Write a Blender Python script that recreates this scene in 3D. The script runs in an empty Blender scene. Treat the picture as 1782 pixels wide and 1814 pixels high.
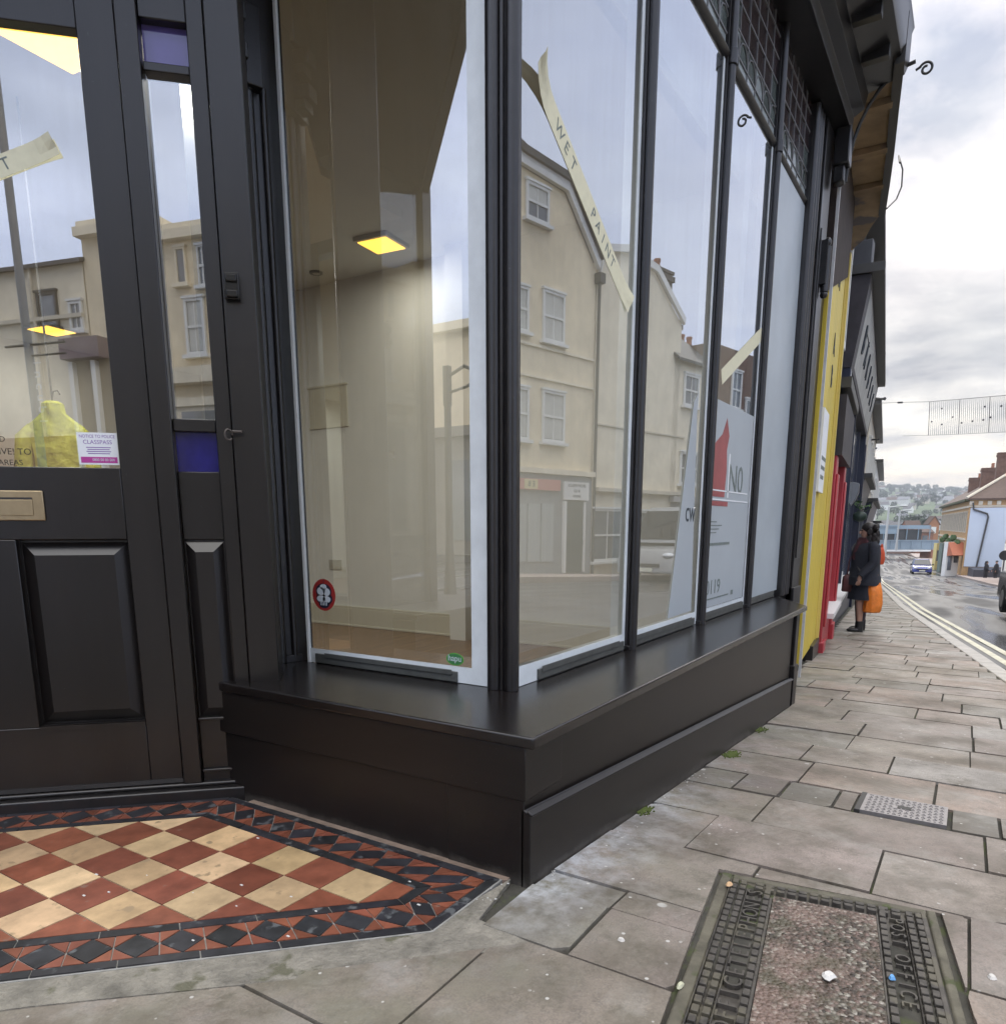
import bpy, bmesh, math, random
from math import sin, cos, pi, radians, sqrt, atan2, tan, exp
from mathutils import Vector, Matrix
random.seed(11)
S = bpy.context.scene
COL = S.collection
V = Vector

# ------------------------------------------------------------------ camera
FPX, CX, CY, YH, CAMZ = 1287.0, 891.0, 1188.0, 929.0, 1.03
PITCH = math.atan((CY-YH)/FPX)
YAW = math.atan((1711-CX)/FPX)
F0 = V((cos(YAW), sin(YAW), 0)); RT = V((sin(YAW), -cos(YAW), 0)); UP0 = V((0, 0, 1))
FW = F0*cos(PITCH)-UP0*sin(PITCH); UPV = UP0*cos(PITCH)+F0*sin(PITCH)
CAM = V((0, 0, CAMZ))
def ray(x, y): return FW*FPX+RT*(x-CX)+UPV*(CY-y)
def onz(x, y, z): r = ray(x, y); return CAM+r*((z-CAMZ)/r.z)
def ony(x, y, Y): r = ray(x, y); return CAM+r*(Y/r.y)
def onx(x, y, X): r = ray(x, y); return CAM+r*(X/r.x)
def onp(x, y, P, n): r = ray(x, y); return CAM+r*((P-CAM).dot(n)/r.dot(n))
def at_depth(x, y, d): return CAM+ray(x, y)*(d/FPX)        # d metres along the lens axis
cam = bpy.data.cameras.new('camera'); camo = bpy.data.objects.new('camera', cam); COL.objects.link(camo)
cam.sensor_fit = 'HORIZONTAL'; cam.sensor_width = 36; cam.lens = 36*FPX/1782; cam.shift_y = (CY-907)/1782
cam.clip_start = .05; cam.clip_end = 6000
mw = Matrix((RT, UPV, -FW)).transposed().to_4x4(); mw.translation = CAM
camo.matrix_world = mw
S.camera = camo

# ------------------------------------------------------------------ materials
def nt(mat): return mat.node_tree.nodes, mat.node_tree.links
def M(name, col, rough=.6, metal=0, var=0, vs=4, bump=0, bs=60, spec=.5, bdet=6, stretch=None, emit=None, es=1, spots=None, tint=False, coat=0, dist=.002):
    """procedural principled material; var = colour variation, vs its scale, bump + bs surface relief, spots=(scale,threshold,colour)"""
    m = bpy.data.materials.new(name); m.use_nodes = True
    N, L = nt(m); b = N['Principled BSDF']
    c = tuple(col)+(1,)
    b.inputs['Roughness'].default_value = rough; b.inputs['Metallic'].default_value = metal
    b.inputs['Specular IOR Level'].default_value = spec
    if coat: b.inputs['Coat Weight'].default_value = coat; b.inputs['Coat Roughness'].default_value = .08
    b.inputs['Base Color'].default_value = c
    out = None
    geo = N.new('ShaderNodeNewGeometry'); pos = geo.outputs['Position']
    if stretch:
        mp = N.new('ShaderNodeMapping'); mp.inputs['Scale'].default_value = stretch; L.new(pos, mp.inputs['Vector']); pos = mp.outputs['Vector']
    if var:
        n = N.new('ShaderNodeTexNoise'); n.inputs['Scale'].default_value = vs; n.inputs['Detail'].default_value = 7; n.inputs['Roughness'].default_value = .62
        L.new(pos, n.inputs['Vector'])
        r = N.new('ShaderNodeMapRange'); r.inputs['From Min'].default_value = .3; r.inputs['From Max'].default_value = .7
        r.inputs['To Min'].default_value = 1-var; r.inputs['To Max'].default_value = 1+var
        L.new(n.outputs['Fac'], r.inputs['Value'])
        mx = N.new('ShaderNodeVectorMath'); mx.operation = 'SCALE'; mx.inputs[0].default_value = col; L.new(r.outputs['Result'], mx.inputs['Scale'])
        out = mx.outputs['Vector']
    if tint:
        a = N.new('ShaderNodeAttribute'); a.attribute_name = 'tint'
        t = N.new('ShaderNodeVectorMath'); t.operation = 'MULTIPLY'; L.new(a.outputs['Vector'], t.inputs[1])
        if out: L.new(out, t.inputs[0])
        else: t.inputs[0].default_value = col
        out = t.outputs['Vector']
    if spots:
        sc, th, scol = spots
        n2 = N.new('ShaderNodeTexNoise'); n2.inputs['Scale'].default_value = sc; n2.inputs['Detail'].default_value = 5; L.new(geo.outputs['Position'], n2.inputs['Vector'])
        r2 = N.new('ShaderNodeMapRange'); r2.inputs['From Min'].default_value = th; r2.inputs['From Max'].default_value = th+.06; L.new(n2.outputs['Fac'], r2.inputs['Value'])
        mm = N.new('ShaderNodeMix'); mm.data_type = 'RGBA'; L.new(r2.outputs['Result'], mm.inputs['Factor'])
        if out: L.new(out, mm.inputs['A'])
        else: mm.inputs['A'].default_value = c
        mm.inputs['B'].default_value = tuple(scol)+(1,); out = mm.outputs['Result']
    if out: L.new(out, b.inputs['Base Color'])
    if bump:
        n3 = N.new('ShaderNodeTexNoise'); n3.inputs['Scale'].default_value = bs; n3.inputs['Detail'].default_value = bdet; L.new(pos, n3.inputs['Vector'])
        bp = N.new('ShaderNodeBump'); bp.inputs['Strength'].default_value = bump; bp.inputs['Distance'].default_value = dist; L.new(n3.outputs['Fac'], bp.inputs['Height'])
        L.new(bp.outputs['Normal'], b.inputs['Normal'])
    if emit:
        b.inputs['Emission Color'].default_value = tuple(emit)+(1,); b.inputs['Emission Strength'].default_value = es
    return m

def glass_mat(name, tint=(1, 1, 1), base=.36, gain=.9, rough=.0, dirt=.04, dirtcol=(.5, .5, .48)):
    """window pane: transparent + mirror, the mirror share rising with the angle, a thin film of dust with runs"""
    m = bpy.data.materials.new(name); m.use_nodes = True; N, L = nt(m)
    N.remove(N['Principled BSDF']); o = N['Material Output']
    tr = N.new('ShaderNodeBsdfTransparent'); tr.inputs['Color'].default_value = tuple(tint)+(1,)
    gl = N.new('ShaderNodeBsdfGlossy'); gl.inputs['Roughness'].default_value = rough; gl.inputs['Color'].default_value = (.96, .98, 1, 1)
    fr = N.new('ShaderNodeFresnel'); fr.inputs['IOR'].default_value = 1.5
    ma = N.new('ShaderNodeMath'); ma.operation = 'MULTIPLY_ADD'; ma.inputs[1].default_value = gain; ma.inputs[2].default_value = base; ma.use_clamp = True
    L.new(fr.outputs[0], ma.inputs[0])
    mx = N.new('ShaderNodeMixShader'); L.new(ma.outputs[0], mx.inputs[0]); L.new(tr.outputs[0], mx.inputs[1]); L.new(gl.outputs[0], mx.inputs[2])
    geo = N.new('ShaderNodeNewGeometry'); mp = N.new('ShaderNodeMapping'); mp.inputs['Scale'].default_value = (14, 14, .9); L.new(geo.outputs['Position'], mp.inputs['Vector'])
    n = N.new('ShaderNodeTexNoise'); n.inputs['Scale'].default_value = 1.6; n.inputs['Detail'].default_value = 8; n.inputs['Roughness'].default_value = .65; L.new(mp.outputs[0], n.inputs['Vector'])
    r = N.new('ShaderNodeMapRange'); r.inputs['From Min'].default_value = .42; r.inputs['From Max'].default_value = .8; r.inputs['To Min'].default_value = dirt*.25; r.inputs['To Max'].default_value = dirt*2.6
    L.new(n.outputs['Fac'], r.inputs['Value'])
    df = N.new('ShaderNodeBsdfDiffuse'); df.inputs['Color'].default_value = tuple(dirtcol)+(1,)
    m2 = N.new('ShaderNodeMixShader'); L.new(r.outputs[0], m2.inputs[0]); L.new(mx.outputs[0], m2.inputs[1]); L.new(df.outputs[0], m2.inputs[2])
    L.new(m2.outputs[0], o.inputs['Surface'])
    return m

BLK = M('black_satin_paint', (.0085, .0068, .0062), .30, var=.35, vs=9, bump=.10, bs=150, spec=.62, stretch=(1, 1, .07), spots=(75, .725, (.05, .05, .05)))
BLKF = M('black_satin_riser', (.0080, .0062, .0055), .36, var=.35, vs=7, bump=.10, bs=110, spec=.45, stretch=(.12, .12, 1), spots=(120, .715, (.075, .075, .075)))
N, L = nt(BLKF); _b = N['Principled BSDF']; _s = _b.inputs['Base Color'].links[0].from_socket; _g = N.new('ShaderNodeNewGeometry'); _x = N.new('ShaderNodeSeparateXYZ'); L.new(_g.outputs['Position'], _x.inputs[0])
_h = N.new('ShaderNodeMath'); _h.operation = 'MULTIPLY_ADD'; L.new(_x.outputs['X'], _h.inputs[0]); _h.inputs[1].default_value = .0686; L.new(_x.outputs['Z'], _h.inputs[2])   # height over the sloping pavement + .116
_n = N.new('ShaderNodeTexNoise'); _n.inputs['Scale'].default_value = 16; _n.inputs['Detail'].default_value = 9; _n.inputs['Roughness'].default_value = .75; L.new(_g.outputs['Position'], _n.inputs['Vector'])
_a = N.new('ShaderNodeMath'); _a.operation = 'MULTIPLY_ADD'; L.new(_n.outputs['Fac'], _a.inputs[0]); _a.inputs[1].default_value = -.10; L.new(_h.outputs[0], _a.inputs[2])
_r = N.new('ShaderNodeMapRange'); _r.inputs['From Min'].default_value = .095; _r.inputs['From Max'].default_value = .05; _r.inputs['To Min'].default_value = 0; _r.inputs['To Max'].default_value = .55; L.new(_a.outputs[0], _r.inputs['Value'])
_m = N.new('ShaderNodeMix'); _m.data_type = 'RGBA'; L.new(_r.outputs[0], _m.inputs['Factor']); L.new(_s, _m.inputs['A']); _m.inputs['B'].default_value = (.11, .10, .09, 1); L.new(_m.outputs['Result'], _b.inputs['Base Color'])
BLKSILL = M('black_sill_paint', (.0088, .007, .0065), .24, var=.25, vs=6, bump=.05, bs=22, spec=.6)
BLKOLD = M('old_black_paint', (.0098, .0084, .0086), .33, var=.4, vs=12, bump=.25, bs=40, spec=.65, spots=(85, .71, (.055, .055, .06)))
GLASS = glass_mat('window_glass', base=.37, gain=1.0, dirt=.018)
GLASSD = glass_mat('door_glass', base=.38, gain=.8, dirt=.02)
CLEAR = glass_mat('pane_edge', (.93, .97, .95), 0, 0, 0, 0)
WHITEFR = M('white_window_frame', (.88, .91, .92), .5, var=.05, vs=6)
GREYSTRIP = M('grey_metal_strip', (.10, .105, .1), .45, .3, var=.2, vs=20)
BRASS = M('brass', (.42, .33, .2), .34, .85, var=.1, vs=25, bump=.05, bs=120)
CREAM = M('interior_cream_wall', (.80, .79, .74), .8, var=.05, vs=2)
CEIL = M('interior_ceiling', (.66, .66, .60), .85, var=.04, vs=2)
WOOD = M('oak_floor', (.25, .155, .085), .35, var=.35, vs=2.2, stretch=(1.0, 14, 1), bump=.05, bs=8)
LAMPY = M('lit_panel', (.5, .4, .2), .5, emit=(1.0, .55, .07), es=2.6)
TAPE = M('masking_tape', (.72, .69, .50), .7, var=.06, vs=30, bump=.08, bs=90)
INK = M('marker_ink', (.03, .04, .05), .6); FADED = M('faded_ink', (.17, .20, .19), .7, var=.3, vs=60)
PAPER = M('white_paper', (.78, .8, .82), .6, var=.03, vs=3)
STONEB = M('bedding_mortar', (.05, .047, .038), .95, var=.45, vs=8, bump=.8, bs=70, spots=(7, .56, (.06, .07, .028)))
def simple(n, c, r=.6, metal=0, **k): return bpy.data.materials.get(n) or M(n, c, r, metal, **k)

# ------------------------------------------------------------------ mesh builder
class MB:
    def __init__(s, T=None): s.v = []; s.f = []; s.m = []; s.tint = []; s.T = T or Matrix(); s.mi = 0; s.tc = (1, 1, 1); s.sm = []; s.smooth = False
    def add(s, pts, faces, T=None):
        T = s.T @ T if T else s.T
        o = len(s.v); s.v += [T @ V(p) for p in pts]
        for f in faces: s.f.append([i+o for i in f]); s.m.append(s.mi); s.tint.append(s.tc); s.sm.append(s.smooth)
        return s
    def box(s, x0, x1, y0, y1, z0, z1, T=None):
        x0, x1 = min(x0, x1), max(x0, x1); y0, y1 = min(y0, y1), max(y0, y1); z0, z1 = min(z0, z1), max(z0, z1)
        p = [(x, y, z) for z in (z0, z1) for y in (y0, y1) for x in (x0, x1)]
        return s.add(p, [(0, 2, 3, 1), (4, 5, 7, 6), (0, 1, 5, 4), (2, 6, 7, 3), (0, 4, 6, 2), (1, 3, 7, 5)], T)
    def quad(s, *p): return s.add(p, [tuple(range(len(p)))])
    def prism(s, poly, z0, z1, T=None):
        n = len(poly)
        a = sum(poly[i][0]*poly[(i+1) % n][1]-poly[(i+1) % n][0]*poly[i][1] for i in range(n))
        if a < 0: poly = poly[::-1]
        g0 = z0 if callable(z0) else (lambda x, y: z0); g1 = z1 if callable(z1) else (lambda x, y: z1)
        p = [(x, y, g0(x, y)) for x, y in poly]+[(x, y, g1(x, y)) for x, y in poly]
        return s.add(p, [tuple(range(n))[::-1], tuple(range(n, 2*n))]+[(i, (i+1) % n, n+(i+1) % n, n+i) for i in range(n)], T)
    def extr(s, prof, a, b, up=None, side=None):
        """profile (list of (side,up)) swept straight from a to b"""
        a = V(a); b = V(b); d = (b-a).normalized(); up = V(up) if up else V((0, 0, 1)); side = V(side) if side else d.cross(up).normalized()
        n = len(prof); p = [a+side*x+up*y for x, y in prof]+[b+side*x+up*y for x, y in prof]
        return s.add(p, [tuple(range(n))[::-1], tuple(range(n, 2*n))]+[(i, (i+1) % n, n+(i+1) % n, n+i) for i in range(n)])
    def tube(s, pts, r, n=8, cap=True):
        pts = [V(p) for p in pts]; k = len(pts); R = r if isinstance(r, (list, tuple)) else [r]*k
        vs = []; sm0 = s.smooth; s.smooth = True
        prev = None
        for i, p in enumerate(pts):
            t = (pts[min(i+1, k-1)]-pts[max(i-1, 0)]).normalized()
            if prev is None:
                a = V((0, 0, 1)) if abs(t.z) < .9 else V((1, 0, 0)); u = t.cross(a).normalized()
            else: u = (prev-t*prev.dot(t)).normalized()
            prev = u; w = t.cross(u)
            vs += [p+(u*cos(2*pi*j/n)+w*sin(2*pi*j/n))*R[i] for j in range(n)]
        fs = [(i*n+j, i*n+(j+1) % n, (i+1)*n+(j+1) % n, (i+1)*n+j) for i in range(k-1) for j in range(n)]
        s.add(vs, fs); s.smooth = sm0
        if cap: o = len(s.v)-k*n; s.f += [[o+j for j in range(n)][::-1], [o+(k-1)*n+j for j in range(n)]]; s.m += [s.mi]*2; s.tint += [s.tc]*2; s.sm += [False]*2
        return s
    def cyl(s, x, y, z0, z1, r, n=16, r1=None): return s.tube([(x, y, z0), (x, y, z1)], [r, r if r1 is None else r1], n)
    def ell(s, c, rx, ry, rz, n=14, k=9, T=None, jit=0):
        p = []; sm0 = s.smooth; s.smooth = True
        for i in range(1, k):
            th = pi*i/k
            for j in range(n):
                ph = 2*pi*j/n; q = 1+random.uniform(-jit, jit)
                p.append((c[0]+rx*sin(th)*cos(ph)*q, c[1]+ry*sin(th)*sin(ph)*q, c[2]+rz*cos(th)*q))
        p += [(c[0], c[1], c[2]+rz), (c[0], c[1], c[2]-rz)]; t, b = len(p)-2, len(p)-1
        f = [(i*n+j, (i+1)*n+j, (i+1)*n+(j+1) % n, i*n+(j+1) % n) for i in range(k-2) for j in range(n)]
        f += [(t, j, (j+1) % n) for j in range(n)]+[(b, (k-2)*n+(j+1) % n, (k-2)*n+j) for j in range(n)]
        s.add(p, f, T); s.smooth = sm0; return s
    def loft(s, rings, n=18, T=None, fold=0, nf=7, cap=True):
        """rings: (cx,cy,cz,rx,ry[,rot]); fold = wavy cloth folds"""
        p = []; sm0 = s.smooth; s.smooth = True
        for R in rings:
            cx, cy, cz, rx, ry = R[:5]; rot = R[5] if len(R) > 5 else 0
            for j in range(n):
                a = 2*pi*j/n; q = 1+fold*sin(a*nf+cz*6)
                x, y = rx*cos(a)*q, ry*sin(a)*q
                p.append((cx+x*cos(rot)-y*sin(rot), cy+x*sin(rot)+y*cos(rot), cz))
        k = len(rings)
        f = [(i*n+j, i*n+(j+1) % n, (i+1)*n+(j+1) % n, (i+1)*n+j) for i in range(k-1) for j in range(n)]
        if cap: f += [tuple(range(n))[::-1], tuple(range((k-1)*n, k*n))]
        s.add(p, f, T); s.smooth = sm0; return s
    def text(s, txt, size, T, ext=.0004, align='LEFT', sx=1, font_shear=0):
        cu = bpy.data.curves.new('t', 'FONT'); cu.body = txt; cu.size = size; cu.extrude = ext; cu.align_x = align; cu.align_y = 'CENTER'; cu.resolution_u = 3; cu.shear = font_shear
        ob = bpy.data.objects.new('t', cu); COL.objects.link(ob)
        dg = bpy.context.evaluated_depsgraph_get(); me = bpy.data.meshes.new_from_object(ob.evaluated_get(dg))
        s.add([(v.co.x*sx, v.co.y, v.co.z) for v in me.vertices], [tuple(p.vertices) for p in me.polygons], T)
        bpy.data.objects.remove(ob); bpy.data.curves.remove(cu); bpy.data.meshes.remove(me); return s

FR = {}
def thing(name, label, cat, loc=(0, 0, 0), rz=0, group=None, kind=None):
    o = bpy.data.objects.new(name, None); COL.objects.link(o); o.empty_display_size = .2
    o.location = loc; o.rotation_euler = (0, 0, rz)
    FR[o] = Matrix.Translation(V(loc)) @ Matrix.Rotation(rz, 4, 'Z'); tag(o, label, cat, group, kind); return o
def tag(o, label=None, cat=None, group=None, kind=None):
    if label: o['label'] = label
    if cat: o['category'] = cat
    if group: o['group'] = group
    if kind: o['kind'] = kind
    return o
def build(name, mb, mats, parent=None, bevel=0, seg=2, loc=None, rz=0, label=None, smooth=False):
    """mesh from world-space verts; origin at the parent's frame (or loc/rz for a top-level mesh)"""
    if not isinstance(mats, (list, tuple)): mats = [mats]
    me = bpy.data.meshes.new(name)
    if parent is not None: fr = FR[parent]
    else: fr = Matrix.Translation(V(loc or (0, 0, 0))) @ Matrix.Rotation(rz, 4, 'Z')
    inv = fr.inverted()
    me.from_pydata([inv @ v for v in mb.v], [], mb.f)
    for m in mats: me.materials.append(m)
    me.polygons.foreach_set('material_index', [min(i, len(mats)-1) for i in mb.m])
    if any(mb.sm) or smooth or bevel: me.polygons.foreach_set('use_smooth', [True if (smooth or bevel) else bool(x) for x in mb.sm])
    if any(t != (1, 1, 1) for t in mb.tint):
        a = me.attributes.new('tint', 'FLOAT_VECTOR', 'FACE'); a.data.foreach_set('vector', [c for t in mb.tint for c in t])
    me.validate(); me.update()
    if any(mb.sm) or smooth or bevel: me.set_sharp_from_angle(angle=radians(38))
    o = bpy.data.objects.new(name, me); COL.objects.link(o)
    if parent is not None: o.parent = parent
    else: o.location = loc or (0, 0, 0); o.rotation_euler = (0, 0, rz)
    FR[o] = fr
    if bevel:
        b = o.modifiers.new('bevel', 'BEVEL'); b.width = bevel; b.segments = seg; b.limit_method = 'ANGLE'; b.angle_limit = radians(35)
    if label: o['label'] = label
    return o
def struct(name, mb, mats, kind='structure', **k): o = build(name, mb, mats, **k); o['kind'] = kind; return o
def copy_tree(o, parent=None):
    c = o.copy(); COL.objects.link(c)
    if parent is not None: c.parent = parent
    for ch in list(o.children): copy_tree(ch, c)
    return c
def frame(o, ax, ay, az): 
    m = Matrix((V(ax), V(ay), V(az))).transposed().to_4x4(); m.translation = V(o); return m
def clip(poly, a, b, c):
    """keep a*x+b*y<=c"""
    out = []
    for i in range(len(poly)):
        p, q = poly[i], poly[(i+1) % len(poly)]; dp, dq = a*p[0]+b*p[1]-c, a*q[0]+b*q[1]-c
        if dp <= 0: out.append(p)
        if (dp < 0 < dq) or (dq < 0 < dp): t = dp/(dp-dq); out.append((p[0]+t*(q[0]-p[0]), p[1]+t*(q[1]-p[1])))
    return out

# ------------------------------------------------------------------ terrain
ZT = [(-300, 10), (-60, 2.2), (-5, .06), (0, .0), (1.69, 0), (5.3, -.245), (8, -.40), (60, -3.0), (85, -3.8), (120, -4.4), (6000, -4.4)]
def zg(x):
    for (a, za), (b, zb) in zip(ZT, ZT[1:]):
        if x <= b: return za+(zb-za)*(x-a)/(b-a)
    return ZT[-1][1]
def gnd(px, py, lift=0):
    """pixel -> point on the sloping pavement level"""
    r = ray(px, py); lo, hi = .0002, .4
    f = lambda k: CAMZ+r.z*k-(zg(r.x*k)+lift)
    for _ in range(70):
        mid = (lo+hi)/2
        if f(mid) > 0: lo = mid
        else: hi = mid
    return CAM+r*lo
# ------------------------------------------------------------------ street lines
def yk(x): return -.30+.135*(x-8.68) if x < 22 else 1.498+.114*(x-22)      # left kerb
RW = 7.2
def rise(x, y):
    """the street tilts up towards its far pavement"""
    d = max(0, min(1, (yk(x)-.3-y)/RW)); k = max(0, min(1, (52-x)/22)); return .5*d*k
def zr(x, y): return zg(x)-.10+rise(x, y)            # carriageway
def wall_y(x):                                        # building line of the neighbours
    return 1.30 if x < 6.9 else 1.28+.085*(x-6.9)

ASPH = M('wet_asphalt', (.055, .056, .06), .42, var=.35, vs=.9, bump=.15, bs=200, spec=.38)
N, L = nt(ASPH); bb = N['Principled BSDF']
_g = N.new('ShaderNodeNewGeometry'); _m = N.new('ShaderNodeMapping'); _m.vector_type = 'TEXTURE'; _m.inputs['Rotation'].default_value = (0, 0, .125); _m.inputs['Scale'].default_value = (60, 2.2, 1); L.new(_g.outputs['Position'], _m.inputs['Vector'])
_n = N.new('ShaderNodeTexNoise'); _n.inputs['Scale'].default_value = 2.2; _n.inputs['Detail'].default_value = 2; L.new(_m.outputs[0], _n.inputs['Vector'])
_r = N.new('ShaderNodeMapRange'); _r.inputs['From Min'].default_value = .38; _r.inputs['From Max'].default_value = .62; _r.inputs['To Min'].default_value = .70; _r.inputs['To Max'].default_value = .15
L.new(_n.outputs['Fac'], _r.inputs['Value']); L.new(_r.outputs[0], bb.inputs['Roughness'])
GROUND = M('far_ground', (.12, .12, .09), .9, var=.3, vs=.05)
KERB = M('granite_kerb', (.43, .41, .38), .7, var=.15, vs=6, bump=.3, bs=90)
YLINE = M('worn_yellow_line', (.56, .54, .42), .6, var=.2, vs=5, bump=.2, bs=90)

# slabs: pinkish grey, greener and paler by the shop wall, gum spots
SLAB = M('paving_slab', (.25, .210, .178), .58, var=.22, vs=4.2, bump=.6, bs=42, tint=True, dist=.006)
N, L = nt(SLAB); bb = N['Principled BSDF']; src = bb.inputs['Base Color'].links[0].from_socket
g = N.new('ShaderNodeNewGeometry')
def mixin(src, fac, col):
    mm = N.new('ShaderNodeMix'); mm.data_type = 'RGBA'; L.new(fac, mm.inputs['Factor']); L.new(src, mm.inputs['A']); mm.inputs['B'].default_value = tuple(col)+(1,); return mm.outputs['Result']
def rng(sock, a, b, c, d):
    r = N.new('ShaderNodeMapRange'); r.inputs['From Min'].default_value = a; r.inputs['From Max'].default_value = b; r.inputs['To Min'].default_value = c; r.inputs['To Max'].default_value = d; L.new(sock, r.inputs['Value']); return r.outputs[0]
def noise(sc, det=5, rough=.5):
    n = N.new('ShaderNodeTexNoise'); n.inputs['Scale'].default_value = sc; n.inputs['Detail'].default_value = det; n.inputs['Roughness'].default_value = rough; L.new(g.outputs['Position'], n.inputs['Vector']); return n.outputs['Fac']
def mul(a, b):
    n = N.new('ShaderNodeMath'); n.operation = 'MULTIPLY'; L.new(a, n.inputs[0]); L.new(b, n.inputs[1]); return n.outputs[0]
sp = N.new('ShaderNodeSeparateXYZ'); L.new(g.outputs['Position'], sp.inputs[0])
near = rng(sp.outputs['Y'], .15, .98, 0, 1)
grain = rng(noise(190, 3), .38, .62, .0, .7); src = mixin(src, mul(grain, rng(noise(24), .35, .65, .3, 1)), (.12, .105, .09))
alg = mul(near, rng(noise(5.5, 7), .38, .62, .0, .6)); src = mixin(src, alg, (.17, .165, .12))
lime = mul(rng(sp.outputs['Y'], .62, 1.0, 0, 1), rng(noise(6.2, 8, .75), .45, .68, 0, .62)); lime = mul(lime, rng(sp.outputs['X'], 4.2, 2.2, .25, 1)); lime = mul(lime, rng(sp.outputs['X'], 1.2, 1.9, .15, 1)); src = mixin(src, lime, (.43, .46, .50)); res = mul(mul(rng(sp.outputs['Y'], .74, .985, 0, 1), rng(sp.outputs['X'], 3.4, 2.3, 0, 1)), rng(noise(9, 9, .75), .40, .58, 0, .9)); src = mixin(src, mul(res, rng(sp.outputs['X'], 1.35, 1.7, 0, 1)), (.50, .52, .56))
dark = rng(noise(2.3, 8, .68), .47, .63, 0, .78); src = mixin(src, dark, (.105, .088, .066)); dk2 = rng(noise(7.5, 9, .72), .53, .66, 0, .55); src = mixin(src, dk2, (.085, .078, .055)); pale = rng(noise(3.1, 9, .7), .54, .70, 0, .5); src = mixin(src, pale, (.33, .315, .285))
vo = N.new('ShaderNodeTexVoronoi'); vo.inputs['Scale'].default_value = 5.5; L.new(g.outputs['Position'], vo.inputs['Vector'])
gum = rng(vo.outputs['Distance'], .085, .065, 0, .7); gum = mul(gum, rng(noise(3.3, 3), .50, .53, 0, 1)); src = mixin(src, gum, (.50, .49, .46))
vo2 = N.new('ShaderNodeTexVoronoi'); vo2.inputs['Scale'].default_value = 23; L.new(g.outputs['Position'], vo2.inputs['Vector'])
src = mixin(src, mul(rng(vo2.outputs['Distance'], .13, .10, 0, .8), rng(noise(9, 3), .53, .58, 0, 1)), (.52, .51, .48))
L.new(src, bb.inputs['Base Color'])
L.new(rng(noise(2.6, 5), .35, .65, .42, .72), bb.inputs['Roughness'])

# ---- ground sheets
xs = [-120, -80, -50, -30, -15, -8, -5, -3]+[-2+k for k in range(64)]+[70, 85, 100, 120, 160]
mb = MB()
for a, b in zip(xs, xs[1:]):
    for k in range(8):
        def P(x, q): y = yk(x)-.06-(RW+.0)*q/8; return (x, y, zr(x, y))
        mb.quad(P(a, k), P(b, k), P(b, k+1), P(a, k+1))
struct('road', mb, ASPH, smooth=True)
mb = MB()                                             # the side street off behind the camera
mb.quad((-60, 40, zg(-60)-.12), (-60, -3, zg(-60)-.12), (-11.5, -3, .2), (-11.5, 40, .2)); mb.quad((-11.5, 60, .06), (-11.5, -2.6, .06), (-3.2, -2.0, -.03), (-3.2, 60, -.03))
struct('side_road', mb, ASPH)
mb = MB()                                             # bedding under the slabs
px_ = [-3.2, -2, -1, 0, 1, 1.69, 2.5, 4, 5.3, 6.9, 8, 10, 14, 18, 22, 30, 40, 52, 60, 85, 100, 120, 160]
for a, b in zip(px_, px_[1:]):
    mb.quad((a, yk(a)-.01, zg(a)-.014), (b, yk(b)-.01, zg(b)-.014), (b, max(wall_y(b), yk(b)+1.5)+.7, zg(b)-.014), (a, max(wall_y(a), yk(a)+1.5)+.7, zg(a)-.014))
mb.quad((-3.2, 2.0, zg(-3.2)-.014), (2.0, 2.0, -.014), (2.0, 3.8, -.014), (-3.2, 60, -.014)); mb.quad((-3.2, 3.8, -.016), (0.2, 3.8, -.016), (0.2, 60, -.016), (-3.2, 60, -.016))
struct('pavement_bed', mb, STONEB)
mb = MB()
for a, b in zip(px_, px_[1:]):                        # far pavement
    for s0, s1 in ((RW, RW+4.2),):
        f = lambda x, w: (x, yk(x)-.06-w, zg(x)+.03+rise(x, -99))
        mb.quad(f(a, s0), f(b, s0), f(b, s1), f(a, s1)); mb.quad(f(a, s0), f(b, s0), (b, yk(b)-.06-s0, zg(b)-.2), (a, yk(a)-.06-s0, zg(a)-.2))
FPAVE = M('far_pavement', (.34, .28, .25), .75, var=.12, vs=1.5)
struct('far_pavement', mb, FPAVE)
mb = MB(); rk = random.Random(5)
x = -3.0
while x < 120:
    l = .9 if x < 40 else 4
    x2 = x+l-.008
    if x < 45: poly = [(x, yk(x)-.18), (x2, yk(x2)-.18), (x2, yk(x2)-.005), (x, yk(x)-.005)]
    else: poly = [(x, yk(x)-.3), (x2, yk(x2)-.3), (x2, yk(x2)), (x, yk(x))]
    h = rk.uniform(-.003, .003); mb.prism(poly, lambda x, y: zg(x)-.2, lambda x, y: zg(x)+.002+h); x += l
struct('kerb', mb, KERB, bevel=.012)
mb = MB()
for off in (.32, .50):
    for a, b in zip(xs[8:], xs[9:]):
        f = lambda x, o: (x, yk(x)-.06-o, zr(x, yk(x)-.06-o)+.016)
        mb.quad(f(a, off), f(b, off), f(b, off+.09), f(a, off+.09))
struct('double_yellow_lines', mb, YLINE)

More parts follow.
